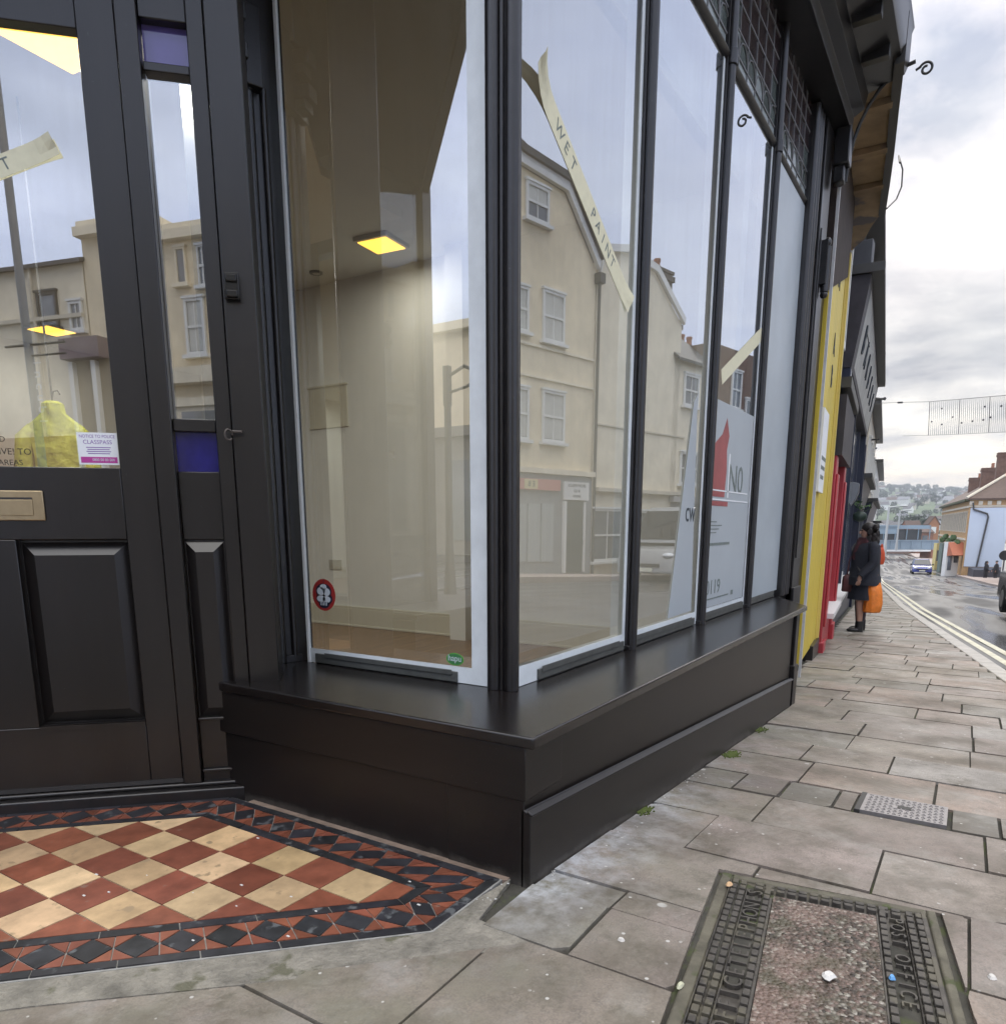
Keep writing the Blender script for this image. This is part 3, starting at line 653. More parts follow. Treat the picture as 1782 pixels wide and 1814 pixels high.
# ---- lobby soffit and fascia over the door
LX, LY = -.15, 3.47                                   # the other bay's corner post
mb = MB(); soff = [(2.16, 1.30), (2.2, 1.36), (2.2, 2.4), (1.9, 2.6), (.6, 3.9), (.55, LY+.05), (LX, LY+.05), (LX-.04, LY)]
mb.prism(soff, 3.30, 3.36); build('lobby_soffit', mb, BLKF, shop)
mb = MB(); mb.prism([(2.08, 1.22), (2.12, 1.26), (LX+.02, LY+.02), (LX-.02, LY-.02)], 3.28, 4.7); build('lobby_fascia', mb, BLKOLD, shop, bevel=.004)
# ---- the other bay (seen in the glass)
mb = MB(); mb.box(.62, LX-.45, LY-.46, LY+.1, -.2, SZ-.037); mb.box(LX-.45, LX+.1, LY-.46, 9, -.2, SZ-.037)
mb.box(.62, LX-.48, LY-.48, LY+.1, SZ-.036, SZ); mb.box(LX-.48, LX+.1, LY-.48+.02, 9, SZ-.035, SZ-.001)
build('side_stall_riser', mb, BLKF, shop, bevel=.004)
mb = MB(); mb.box(LX-.03, LX+.06, LY-.03, LY+.06, SZ, 3.32)
for y in (4.6, 5.7, 6.8, 7.9, 9): mb.box(LX-.03, LX+.05, y-.03, y+.03, SZ, 4)
mb.box(.56, .66, LY-.03, LY+.06, SZ, 3.32)
mb.box(LX-.3, LX+.05, LY+.06, 9.1, 4.0, 4.7)
build('side_window_frame', mb, BLKOLD, shop)
GLASSS = glass_mat('side_window_glass', (.35, .35, .35), base=.06, gain=1.0, dirt=.02); glassbox('window_pane', LX+.05, .57, LY, LY+.006, SZ, 3.32, 2, (GLASSS, CLEAR)); glassbox('window_pane', LX, LX+.006, LY+.05, 9, SZ, 4.0, 4, (GLASSS, CLEAR))
# ---- masonry above
PLAST = M('upper_render', (.42, .40, .36), .85, var=.1, vs=3)
mb = MB(); mb.prism([(2.0, 1.28), (7.1, 1.28), (7.1, 10.0), (-.3, 10.0), (-.3, 3.6)], 4.67, 8.2); build('upper_wall', mb, PLAST, shop)

# ---- door wall
mb = MB(D); mb.box(-1.55, .02, .0, .25, -.05, .047); mb.box(-1.55, -.005, .035, .25, .047, .062)
build('door_step', mb, BLKOLD, shop, bevel=.006)
mb = MB(D)                                            # frame posts
mb.box(-.252, -.186, .035, .16, .06, 3.33); mb.box(-.042, .012, .035, .16, .055, 3.33); mb.box(-1.315, -1.25, .035, .16, .06, 3.33)
mb.box(-.186, -.042, .05, .15, 2.60, 3.33); mb.box(-1.25, -.252, .05, .15, 2.69, 3.33)
mb.box(.0145, .122, .02, .2, .0, 3.33); mb.box(-1.7, -1.318, .02, .2, 0, 3.33)
build('door_frame', mb, BLK, shop, bevel=.004)
# sidelight: bars, panel and three panes
a, b = -.184, -.044
for z0, z1, o0 in ((2.458, 2.484, .058), (1.350, 1.392, .05)): mb = MB(D); mb.box(a, b, o0, .12, z0, z1); build('sidelight_rail', mb, BLK, shop, bevel=.003)
mb = MB(D); mb.box(a, b, .062, .12, .975, 1.214); mb.box(a, b, .062, .12, .10, .312); mb.box(a, b, .0665, .12, .312, .975); mb.box(a, b, .056, .1, .055, .10)
def raised(mb, a, b, z0, z1, w, o0, o1):
    """fielded panel: sloping margin from depth o0 up to the field at o1"""
    p = [(a, o0, z0), (b, o0, z0), (b, o0, z1), (a, o0, z1), (a+w, o1, z0+w), (b-w, o1, z0+w), (b-w, o1, z1-w), (a+w, o1, z1-w)]
    mb.add(p, [(0, 1, 5, 4), (1, 2, 6, 5), (2, 3, 7, 6), (3, 0, 4, 7), (4, 5, 6, 7)])
mb2 = MB(D); raised(mb2, a+.006, b-.006, .318, .966, .034, .066, .044); build('raised_panel', mb2, BLK, shop)
mb.box(a, b, .045, .062, .302, .314); mb.box(a, b, .046, .062, .098, .11)
build('sidelight_panel', mb, BLK, shop, bevel=.003)
glassbox('sidelight_pane', a, b, .085, .091, 1.39, 2.46, 2, (GLASSD, CLEAR), D)
PURP = M('purple_glass', (.10, .075, .26), .06, spec=1.0, var=.1, vs=9); BLUE = M('cobalt_glass', (.012, .010, .13), .12, spec=.7, var=.3, vs=14, bump=.2, bs=40)
mb = MB(D); mb.box(a, b, .085, .091, 2.484, 2.602); o = build('coloured_pane', mb, PURP, shop, label='violet glass pane at the top of the sidelight')
mb = MB(D); mb.box(a, b, .075, .081, 1.213, 1.351); build('coloured_pane', mb, BLUE, shop, label='deep blue glass pane low in the sidelight')
# the door
door = MB(D); ZB, ZT_ = .066, 2.69
door.box(-1.25, -1.128, .05, .1, ZB, ZT_); door.box(-.368, -.255, .05, .1, ZB, ZT_)
door.box(-1.128, -.368, .05, .1, 2.545, ZT_); door.box(-1.128, -.368, .05, .1, .978, 1.222); door.box(-1.128, -.368, .05, .1, ZB, .308)
door.box(-.905, -.722, .05, .1, .308, .978); door.box(-1.128, -.368, .085, .1, .308, .978)
dro = build('shop_door', door, BLK, shop, bevel=.003)
for a, b in ((-.722, -.368), (-1.128, -.905)):
    mb = MB(D); raised(mb, a+.006, b-.006, .318, .968, .044, .0845, .058); mb.box(a, b, .046, .075, .296, .312); build('door_panel', mb, BLK, dro)
glassbox('door_pane', -1.128, -.368, .078, .084, 1.222, 2.545, 2, (GLASSD, CLEAR), D, dro)
mb = MB(D); p = door_pts = None
mb.box(-.90, -.618, .043, .05, 1.043, 1.143)
build('letter_plate', mb, BRASS, dro, bevel=.003)
mb = MB(D); mb.box(-.868, -.652, .040, .0425, 1.06, 1.112); o = build('letter_flap', mb, BRASS, dro, bevel=.002)
mb = MB(D); mb.box(-.868, -.652, .0405, .0428, 1.1135, 1.12); build('letter_slot', mb, DKI, dro)
mb = MB(D); mb.box(-1.25, -.255, .046, .05, .066, .082); build('weather_bar', mb, DKI, dro)
# bell push, hook, hinge on the flat
mb = MB(D); mb.box(.024, .072, -.006, .02, 1.775, 1.86); mb.box(.03, .066, -.016, -.005, 1.78, 1.802); mb.box(.03, .066, -.016, -.005, 1.828, 1.852); build('old_lock_case', mb, simple('gloss_black', (.008, .008, .008), .2), shop, bevel=.003)
mb = MB(D); mb.tube([(.006+.012*cos(t*.55), -.006-.012*sin(t*.3), 1.335+.018*sin(t*.55)) for t in range(11)], .004, 6); mb.tube([(.012, .02, 1.345), (.02, -.012, 1.347), (.05, -.014, 1.346)], .0045, 6); build('iron_hook', mb, simple('rusty_iron', (.10, .085, .075), .6, .4), shop)
# corner column of the door wall: rolls, capital with blocks
A = onz(452, 1183, SZ); B = onz(541, 1172, SZ); ax = (B-A); Wc = ax.length; ax.normalize(); ay = V((-ax.y, ax.x, 0)); ay = ay if ay.x > 0 else -ay
K = frame((A.x, A.y, 0), ax, ay, (0, 0, 1))
mb = MB(K); mb.box(-.06, Wc+.055, .035, .2, .0, 3.33)
for q, r in ((.012, .014), (.052, .018), (.10, .02), (.145, .012)): mb.cyl(q*Wc/.17, .03, SZ, 2.62, r, 12)
mb.box(.0, Wc, .02, .05, SZ, SZ+.03)
build('fluted_column', mb, BLKOLD, shop, bevel=.002)
mb = MB(K); mb.box(.0, .135*Wc/.17, -.012, .05, 2.60, 2.86)
for z in (2.645, 2.765): mb.box(.035, .10, -.075, .0, z, z+.05); mb.box(.035, .10, -.055, 0, z-.035, z)
mb.box(-.02, .12, -.03, .04, 2.83, 3.0)
build('column_capital', mb, BLKOLD, shop, bevel=.004)

# ---- interior
FZ, CZ = .085, 3.10
room = [(2.22, 1.40), (7.0, 1.40), (7.0, 9.6), (-.05, 9.6), (-.05, 3.55), (.75, 3.55), (2.05, 2.47), (2.2, 2.36)]
mb = MB(); mb.prism(room, FZ-.05, FZ); build('shop_floor', mb, WOOD, shop)
mb = MB(); mb.prism([(2.24, 1.45), (7.0, 1.45), (7.0, 9.6), (.0, 9.6), (.0, 3.55), (.75, 3.55), (2.05, 2.5), (2.24, 2.36)], CZ, CZ+.05); build('shop_ceiling', mb, CEIL, shop)
WX = 5.0
mb = MB(); mb.box(WX, WX+.12, 1.42, 5.6, FZ, 4.6); mb.box(WX, 7, 5.6, 5.72, FZ, 4.6); mb.box(6.9, 7.0, 5.7, 9.6, FZ, 4.6); mb.box(-.05, 6.9, 9.5, 9.6, FZ, 4.6)
mb.prism([(2.24, 1.46), (WX, 1.46), (WX, 1.52), (2.24, 1.52)], CZ, 4.3)
for x, y in ((WX-.16, 3.45), (WX-.16, 3.1)): mb.box(x, WX, y, y+.16, FZ, CZ)
build('inner_wall', mb, CREAM, shop)
mb = MB(); mb.box(MX[2]+.15, JX-.001, YG-.006, YG-.0015, SZ+.05, TZ-.03); build('blanking_board', mb, M('pale_grey_board', (.40, .45, .49), .35, var=.08, vs=3), shop)
SKIRT = simple('skirting_paint', (.66, .62, .50), .5)
mb = MB(); mb.box(WX-.028, WX, 1.5, 5.6, FZ, FZ+.17); mb.box(WX-.038, WX, 1.5, 5.6, FZ, FZ+.02); mb.box(WX-.022, WX, 1.5, 5.6, FZ+.17, FZ+.19); build('skirting_board', mb, SKIRT, shop, bevel=.004)
mb = MB(); mb.box(-.05, 6.9, 9.47, 9.5, FZ, FZ+.2); build('skirting_board', mb, SKIRT, shop, bevel=.004)
def inside(px, py, X): return onx(px, py, X)
q = inside(595, 1000, WX); SOCK = simple('plastic_socket', (.5, .47, .4), .4); mb = MB(); mb.box(WX-.015, WX, q.y-.075, q.y+.075, q.z-.045, q.z+.045)
for dy in (-.036, .036): mb.box(WX-.019, WX-.015, q.y+dy-.022, q.y+dy+.022, q.z-.02, q.z+.02); mb.box(WX-.022, WX-.019, q.y+dy-.006, q.y+dy+.006, q.z+.012, q.z+.026)
build('wall_socket', mb, SOCK, shop)
mb = MB(); a_, b_ = inside(548, 690, WX), inside(617, 752, WX); mb.box(WX-.01, WX, b_.y, a_.y, b_.z, a_.z); mb.box(WX-.02, WX, b_.y-.01, a_.y+.01, a_.z, a_.z+.015); mb.box(WX-.02, WX, b_.y-.01, a_.y+.01, b_.z-.015, b_.z); build('wall_panel', mb, SKIRT, shop)
def ceiling_lamp(px, py, size, rz, lab, en):
    p = onz(px, py, CZ-.03); t = thing('ceiling_light', lab, 'ceiling light', (p.x, p.y, CZ), rz)
    Tm = FR[t]; h = size/2; m = MB(Tm); m.box(-h-.025, h+.025, -h-.025, h+.025, -.03, .001); build('lamp_housing', m, simple('white_lamp_housing', (.6, .58, .5), .5), t, bevel=.004)
    m = MB(Tm); m.box(-h, h, -h, h, -.036, -.0305); build('diffuser', m, LAMPY, t)
    al = bpy.data.lights.new('panel_light', 'AREA'); al.shape = 'SQUARE'; al.size = size; al.energy = en; al.color = (1, .96, .88); ao = bpy.data.objects.new('panel_light', al); COL.objects.link(ao); ao.parent = t; ao.location = (0, 0, -.045); return t
ceiling_lamp(676, 434, .25, radians(6), 'square warm ceiling light seen through the return window', 5)
ceiling_lamp(88, 40, .5, radians(4), 'square warm ceiling light close behind the top of the door glass', 80)
ceiling_lamp(92, 586, .32, radians(8), 'farther square warm ceiling light seen low through the door glass', 9)
p = onz(560, 484, CZ-.01); mb = MB(); mb.cyl(p.x, p.y, CZ-.012, CZ+.001, .055, 18); mb.mi = 1; mb.cyl(p.x, p.y, CZ-.015, CZ-.011, .03, 14)
tag(build('downlight', mb, [simple('chrome_ring', (.2, .19, .17), .4, .5), simple('downlight_glass', (.6, .58, .5), .3)], loc=(p.x, p.y, CZ)), 'small round recessed downlight in the shop ceiling', 'ceiling light')
# hi-vis jacket hanging inside behind the door
HIV = M('hi_vis_yellow', (.27, .275, .03), .75, var=.3, vs=22, bump=1.0, bs=17, dist=.016)
q = at_depth(100, 775, 3.9); jk = thing('hi_vis_jacket', 'fluorescent yellow jacket hanging inside behind the door glass', 'jacket', (q.x, q.y, q.z))
rzj = radians(-40); J = Matrix.Translation(q) @ Matrix.Rotation(rzj, 4, 'Z')
mb = MB(J); mb.loft([(0, 0, -.45, .13, .07), (0, 0, -.3, .135, .075), (0, 0, -.1, .125, .07), (0, 0, .0, .14, .06), (0, 0, .06, .13, .05), (0, 0, .10, .08, .045), (.0, 0, .125, .055, .05), (.0, 0, .17, .05, .05), (0, 0, .185, .03, .03)], 26, fold=.09, nf=7)
build('jacket_body', mb, HIV, jk)
for sx_ in (-1, 1):
    mb = MB(J); mb.tube([(sx_*.10, 0, .045), (sx_*.145, -.01, -.01), (sx_*.165, -.02, -.18), (sx_*.16, -.03, -.36)], [.035, .048, .048, .045], 10); build('sleeve', mb, HIV, jk)
mb = MB(J); mb.loft([(0, -.0, -.22, .139, .079), (0, 0, -.17, .139, .079)], 22, fold=.06, nf=6, cap=False); build('reflective_band', mb, simple('reflective_tape', (.55, .56, .5), .4), jk)
mb = MB(J); mb.tube([(0, 0, .16), (0, 0, .2), (.01, 0, .235), (.03, 0, .24), (.04, 0, .22)], .004, 6); mb.box(-.004, .004, -.004, .004, .2, CZ-q.z); build('hanger_hook', mb, DKI, jk)
# ------------------------------------------------------------------ things stuck to the glass
def ribbon(A, B, w, nrm, bow=0, curl0=0, curl1=0, n=24, th=.0008, width_dir=None):
    """strip of tape from A to B lying just off the glass; curls lift the ends"""
    A, B = V(A), V(B); d = (B-A); Ln = d.length; d.normalize(); nrm = V(nrm); w_ = nrm.cross(d).normalized()
    p = []; f = []
    for i in range(n+1):
        t = i/n; c = A+d*Ln*t+w_*bow*sin(pi*t)
        for k, s_ in enumerate((-.5, -.17, .17, .5)):
            lift = .0015+curl0*max(0, 1-t/.16)**2*(1 if k > 1 else .75)+curl1*max(0, (t-.88)/.12)**2*(1 if k > 1 else .5)
            p.append(c+w_*(w*s_*(1-.15*(max(0, 1-t/.1) if curl0 else 0)))+nrm*lift)
    m = 4
    for i in range(n):
        for k in range(3): f.append((i*m+k, (i+1)*m+k, (i+1)*m+k+1, i*m+k+1))
    mb = MB(); mb.add(p, f); mb.add([q-nrm*th for q in p], [x[::-1] for x in f])
    return mb, d, w_, Ln
def tape(name, A, B, w, nrm, lab, txts, ts, loc, up=1, **k):
    t = thing(name, lab, 'tape', loc)
    mb, d, w_, Ln = ribbon(A, B, w, nrm, **k); build('tape_strip', mb, TAPE, t)
    mb = MB(); nrm = V(nrm)
    for c, q in txts:
        o = V(A)+d*Ln*q+w_*k.get('bow', 0)*sin(pi*q)+nrm*.0022
        yv = w_*up; xv = yv.cross(nrm); mb.text(c, ts, frame(o, xv, yv, nrm), ext=.0002, align='CENTER')
    build('handwriting', mb, FADED, t); return t
A = ony(940, 104, YG); B = ony(1114, 540, YG)
wp = [(c, .235+.062*i) for i, c in enumerate('WET')]+[(c, .56+.055*i) for i, c in enumerate('PAINT')]
tape('wet_paint_tape', A, B, .085, (0, -1, 0), 'long cream masking tape lettered WET PAINT slanting down the first front pane', wp, .062, tuple(A), up=1, curl0=.05, curl1=.012)
A = ony(1352, 588, YG); B = ony(1278, 668, YG)
tape('masking_tape', A, B, .085, (0, -1, 0), 'short cream masking tape slanting across the third front pane', [], .04, tuple(A), curl0=.01)
def dpt(px, py, o=.075): return onp(px, py, P0+V((R2, R2, 0))*o, V((R2, R2, 0)))
A = D @ V((-1.10, .074, 1.93)); B = dpt(99, 256, .074)
nd = V((-R2, -R2, 0))
tape('wet_paint_tape', A, B, .062, nd, 'cream masking tape ending in NT slanting up across the door glass', [(c, .08+.085*i) for i, c in enumerate('WET')]+[(c, .42+.085*i) for i, c in enumerate('PAINT')], .05, tuple(A), up=-1 if nd.cross((B-A)).z < 0 else 1, curl1=.02)
# round red sticker with a cupcake, green oval
def disc(mb, c, ax, ay, rx, ry, nrm, off, n=36, th=.0006):
    c = V(c); nrm = V(nrm); p = [c+V(ax)*rx*cos(2*pi*i/n)+V(ay)*ry*sin(2*pi*i/n)+nrm*off for i in range(n)]
    mb.add(p+[q-nrm*th for q in p], [tuple(range(n)), tuple(range(n, 2*n))[::-1]]+[(i, n+i, n+(i+1) % n, (i+1) % n) for i in range(n)])
nX = V((-1, 0, 0)); aY = V((0, -1, 0)); Z = V((0, 0, 1))
c = onx(574, 1054, XG); rr = .066
STRED = simple('sticker_red', (.36, .03, .028), .45); STW = simple('sticker_white', (.62, .68, .74), .45); STB = simple('sticker_navy', (.02, .025, .05), .45); STG = simple('sticker_green', (.10, .36, .06), .45)
tk = thing('round_sticker', 'round red sticker with a white cupcake drawing low on the return window', 'sticker', tuple(c))
mb = MB(); disc(mb, c, aY, Z, rr, rr, nX, .001); build('red_disc', mb, STRED, tk)
mb = MB(); F = frame(c+nX*.0018, aY*1.25, Z*1.25, nX)
mb.mi = 0
def blob(x, y, rx, ry, off, mi): mb.mi = mi; disc(mb, F @ V((x, y, 0)), aY, Z, rx*1.25, ry*1.25, nX, off, 20, .0003)
for x, y, rx, ry in ((0, .012, .036, .026), (.002, -.012, .038, .022), (0, -.03, .024, .014)): blob(x, y, rx, ry, 0, 1)
for x, y, rx, ry in ((-.012, .012, .018, .013), (.014, .010, .016, .013), (0, .026, .015, .010), (-.012, -.013, .020, .011), (.013, -.014, .018, .011)): blob(x, y, rx, ry, .0005, 0)
mb.mi = 1
for k in range(6): mb.box(-.02+k*.007, -.017+k*.007, -.036, -.022, .0006, .0009, F)
mb.mi = 0
for k in range(5): mb.box(-.0165+k*.007, -.0135+k*.007, -.035, -.024, .0006, .0009, F)
mb.mi = 2; mb.add([(.0, .036, .0006), (.010, .036, .0006), (.004, .056, .0006)], [(0, 1, 2)], F)
mb.mi = 1; mb.box(.0015, .004, .036, .054, .0008, .001, F)
build('cupcake_drawing', mb, [STW, STB, STRED], tk)
c = onx(806, 1168, XG); tk = thing('oval_sticker', 'small green oval sticker with pale lettering at the foot of the return window', 'sticker', tuple(c))
mb = MB(); disc(mb, c, aY, Z, .040, .0235, nX, .001); mb.mi = 1; disc(mb, c, aY, Z, .036, .020, nX, .0016)
build('oval', mb, [STG, simple('sticker_dark_green', (.05, .20, .07), .45)], tk)
mb = MB(); mb.text('hapu', .034, frame(c+nX*.002+V((0, 0, .003)), aY, Z, nX), ext=.0003, align='CENTER', sx=.95); build('lettering', mb, STW, tk)
# notice on the door glass
PINK = simple('notice_magenta', (.45, .05, .28), .5); PUR = simple('notice_purple', (.22, .10, .36), .5)
c0 = D @ V((-.502, .0765, 1.234)); Fn = frame(c0, (R2, -R2, 0), Z, nd)
tk = thing('police_notice', 'small white notice with purple lettering in the lower corner of the door glass', 'notice', tuple(c0))
mb = MB(Fn); mb.box(0, .127, 0, .107, 0, .0008); build('notice_sheet', mb, PAPER, tk)
mb = MB(Fn); mb.box(.006, .122, .006, .026, .0009, .0013); build('magenta_band', mb, PINK, tk)
mb = MB(Fn)
mb.text('NOTICE TO POLICE', .0148, Matrix.Translation((.0635, .094, .001)), ext=.0002, align='CENTER', sx=.86); mb.text('CLASSPASS', .019, Matrix.Translation((.0635, .075, .001)), ext=.0002, align='CENTER', sx=1)
for k in range(4): mb.box(.03-.004*(k % 2), .10+.004*(k % 2), .036+k*.0068, .0385+k*.0068, .0009, .0012)
build('notice_lettering', mb, PUR, tk)
mb = MB(Fn); mb.text('0800 00 00 000', .0125, Matrix.Translation((.078, .016, .0015)), ext=.0002, align='CENTER', sx=.9); build('band_lettering', mb, STW, tk)
# lettering on the door glass
Ft = frame(D @ V((-.648, .0765, 1.272)), (R2, -R2, 0), Z, nd)
mb = MB(Ft); mb.text('DELIVER LIVE! TO', .03, Matrix(), ext=.0003, align='RIGHT'); mb.text('ALL _ AREAS', .026, Matrix.Translation((-.03, -.036, 0)), ext=.0003, align='RIGHT'); mb.text('ORDERED', .026, Matrix.Translation((-.075, .04, 0)), ext=.0003, align='RIGHT')
tag(build('door_lettering', mb, simple('window_lettering', (.06, .04, .025), .5), loc=tuple(Ft.translation)), 'thin dark hand lettering low on the door glass', 'lettering')
# posters in the front windows
def poster_pts(pxs, Y): return [ony(px, py, Y) for px, py in pxs]
Yp = YG-.006
q = poster_pts([(1183, 1096), (1224, 1082), (1236, 700), (1230, 712)], Yp)
PAPB = M('poster_paper', (.40, .44, .47), .5, var=.03, vs=4)
mb = MB(); mb.add(q+[p+V((0, .003, 0)) for p in q], [(0, 1, 2, 3), (7, 6, 5, 4)]+[(i, 4+i, 4+(i+1) % 4, (i+1) % 4) for i in range(4)])
pt = thing('window_banner', 'tall narrow white paper banner tapering upwards inside the second front pane', 'poster', tuple(q[0])); build('banner_sheet', mb, PAPB, pt)
e = .0003
def glyph(mb, txt, px, py, size, Y, sx=1): c = ony(px, py, Y); mb.text(txt, size, frame(c, (1, 0, 0), Z, (0, -1, 0)), ext=e, align='CENTER', sx=sx)
mb = MB(); glyph(mb, 'cw', 1223, 908, .16, Yp-.001, .9); build('banner_lettering', mb, INK, pt)
X0, X1 = MX[1]+.055, MX[2]-.10
pt = thing('event_poster', 'white poster with a bold red shape and black lettering inside the third front pane', 'poster', (X0, Yp, .6))
mb = MB(); mb.box(X0, X1, Yp, Yp+.003, .53, 1.74); build('poster_sheet', mb, PAPB, pt)
wx = X1-X0; PRED = M('poster_red', (.34, .09, .09), .5, var=.15, vs=8)
Fp = frame((X0, Yp-.0008, .53), (1, 0, 0), Z*.83, (0, -1, 0))
mb = MB(Fp); sh = [(.02*wx, .80), (.36*wx, .80), (.38*wx, 1.0), (.36*wx, 1.14), (.40*wx, 1.24), (.33*wx, 1.36), (.24*wx, 1.24), (.12*wx, 1.18), (.02*wx, 1.12)]
mb.prism(sh, 0, .0004); mb.prism([(.05*wx, .735), (.45*wx, .735), (.45*wx, .77), (.05*wx, .77)], 0, .0004); build('red_shape', mb, PRED, pt)
mb = MB(Fp); mb.text('N0', .30, Matrix.Translation((.62*wx, .93, .0008)), ext=e, align='CENTER', sx=.9)
mb.text('0119', .15, Matrix.Translation((.22*wx, .14, .0008)), ext=e, align='CENTER'); mb.box(.05*wx, .55*wx, .45, .47, .0004, .0008)
for k in range(4): mb.box(.06*wx, (.22+.06*(k % 3))*wx, .54+k*.026, .547+k*.026, .0004, .0008)
mb.box(.0*wx, .6*wx, .055, .065, .0004, .0008); mb.box(.66*wx, .72*wx, .05, .085, .0004, .0008); build('poster_lettering', mb, FADED, pt)
mb = MB(Fp); mb.box(.0, .95*wx, .84, .85, .0006, .0012); mb.box(.42*wx, .45*wx, .8, 1.12, .0006, .0012); mb.box(.0, .97*wx, .775, .785, .0006, .0012); build('white_rules', mb, PAPER, pt)

# ------------------------------------------------------------------ people
SKIN = simple('skin', (.42, .24, .17), .55); HAIR = M('dark_hair', (.012, .009, .008), .5, var=.4, vs=60, bump=.5, bs=40)
def skinned(name, verts, edges, radii, mat, parent, sub=2, root=0):
    inv = FR[parent].inverted(); me = bpy.data.meshes.new(name); me.from_pydata([inv @ V(v) for v in verts], edges, []); me.materials.append(mat); me.update()
    o = bpy.data.objects.new(name, me); COL.objects.link(o); o.parent = parent; FR[o] = FR[parent]
    bm = bmesh.new(); bm.from_mesh(me); ly = bm.verts.layers.skin.verify(); bm.verts.ensure_lookup_table()
    for i, r in enumerate(radii): bm.verts[i][ly].radius = r if isinstance(r, tuple) else (r, r)
    bm.verts[root][ly].use_root = True; bm.to_mesh(me); bm.free()
    k = o.modifiers.new('skin', 'SKIN'); k.use_smooth_shade = True; k.branch_smoothing = .6
    s_ = o.modifiers.new('sub', 'SUBSURF'); s_.levels = sub; s_.render_levels = sub
    return o
def hand(verts, edges, rad, wi, wp, d, side, fwd, curl):
    """palm + four fingers and a thumb hung on wrist vertex wi"""
    d, side, fwd = V(d).normalized(), V(side).normalized(), V(fwd).normalized()
    def add(p, r, prev): verts.append(tuple(p)); rad.append(r); edges.append((prev, len(verts)-1)); return len(verts)-1
    pm = add(wp+d*.05, (.02, .03), wi)
    for k, (o, l) in enumerate(((-.027, .062), (-.009, .072), (.009, .068), (.027, .052))):
        a = add(wp+d*.088+side*o, .009, pm); b = add(wp+d*(.088+l*.5)+side*o+fwd*curl*l*.35, .008, a); add(wp+d*(.088+l*.75)+side*o*.9+fwd*curl*l*.9, .007, b)
    a = add(wp+d*.035+side*-.036+fwd*.012, .01, pm); add(wp+d*.07+side*-.045+fwd*.04, .008, a)
def person(name, lab, loc, rz, h, coat, coatlen, trouser, skirt=None, hair=True, scarf=None, bare=False, scale_w=1, arms=(.25, .05), coatm=None, shoe=None, hat=False, legs=True, deep=1):
    """faces local +x. arms: how far each hand swings forward"""
    t = thing(name, lab, 'person', loc, rz); Tm = FR[t]; k = h/1.65
    P = lambda x, y, z: Tm @ V((x*k, y*k*scale_w, z*k))
    v = []; e = []; r = []
    def add(p, rad, prev=None):
        v.append(tuple(P(*p))); r.append(tuple(c*k for c in rad) if isinstance(rad, tuple) else rad*k)
        if prev is not None: e.append((prev, len(v)-1))
        return len(v)-1
    pel = add((0, 0, .88), (.12, .145)); ab = add((.01, 0, 1.05), (.11, .13), pel); chest = add((.01, 0, 1.24), (.115, .155), ab); nk = add((.01, 0, 1.385), .055, chest); hd = add((.025, 0, 1.47), (.075, .065), nk); hd2 = add((.03, 0, 1.545), (.085, .07), hd); add((.02, 0, 1.60), (.06, .05), hd2)
    for s_ in (-1, 1):
        st = .06*s_
        hp = add((0, .085*s_, .82), .095, pel); kn = add((.02+st, .09*s_, .46), .06, hp); cf = add((.0+st, .09*s_, .30), .055, kn); an = add((-.01+st, .09*s_, .09), .037, cf); add((.0+st, .09*s_, .05), .04, an)
        sh = add((0, .165*s_, 1.32), .06, chest); sw = arms[0 if s_ < 0 else 1]
        el = add((-.05+sw*.3, .225*s_, 1.07), .045, sh); wr = add((.02+sw, .235*s_, .86), .03, el)
        wp = P(.02+sw, .235*s_, .86); dd = (V((0, 0, -1))+Tm.to_3x3() @ V((sw*.5, 0, 0)))
        hand(v, e, r, wr, wp, dd, Tm.to_3x3() @ V((1, 0, 0)), Tm.to_3x3() @ V((0, -s_, 0)), .6)
    body = skinned('body', v, e, r, SKIN, t)
    # face: nose and eyes on the front of the head
    mb = MB(Tm @ Matrix.Scale(k, 4)); mb.ell((.117, 0, 1.505), .018, .012, .024, 8, 6); mb.ell((.10, .02, 1.47), .012, .02, .01, 8, 6); build('nose', mb, SKIN, body)
    mb = MB(Tm @ Matrix.Scale(k, 4)); [mb.ell((.105, .03*s_, 1.535), .012, .013, .008, 8, 6) for s_ in (-1, 1)]; build('eye', mb, simple('eye', (.03, .02, .015), .2), body)
    Ts = Tm @ Matrix.Diagonal((k, k*scale_w, k, 1))
    rings = [(0, 0, coatlen, .20, .235), (0, 0, coatlen+.12, .195, .225), (0, 0, .86, .18, .21), (.0, 0, 1.02, .165, .19), (.01, 0, 1.2, .165, .205), (0, 0, 1.31, .14, .2), (0, 0, 1.375, .085, .12), (.01, 0, 1.41, .065, .075)]
    mb = MB(Ts); mb.loft([(a_, b_, c_, d_*deep, e_) for a_, b_, c_, d_, e_ in rings], 26, fold=.02, nf=5)
    for s_ in (-1, 1):
        sw = arms[0 if s_ < 0 else 1]; mb.tube([(0, .15*s_, 1.34), (-.01, .19*s_, 1.27), (-.05+sw*.3, .235*s_, 1.06), (.015+sw, .24*s_, .865)], [.07, .082, .07, .05], 12)
    c_ = build('coat', mb, coat, t)
    mb = MB(Ts); mb.tube([(.06, .03, 1.38), (.08, 0, 1.3), (.01, 0, 1.41)][:2], [.02, .012], 6); mb.box(.17, .178, -.01, .01, coatlen+.05, 1.3)
    build('coat_front_edge', mb, coat, c_)
    if skirt: mb = MB(Ts); mb.loft([(0, 0, skirt[0], .20, .22), (0, 0, skirt[0]+.15, .185, .20), (0, 0, .9, .15, .17)], 26, fold=.03, nf=8); build('skirt', mb, skirt[1], t)
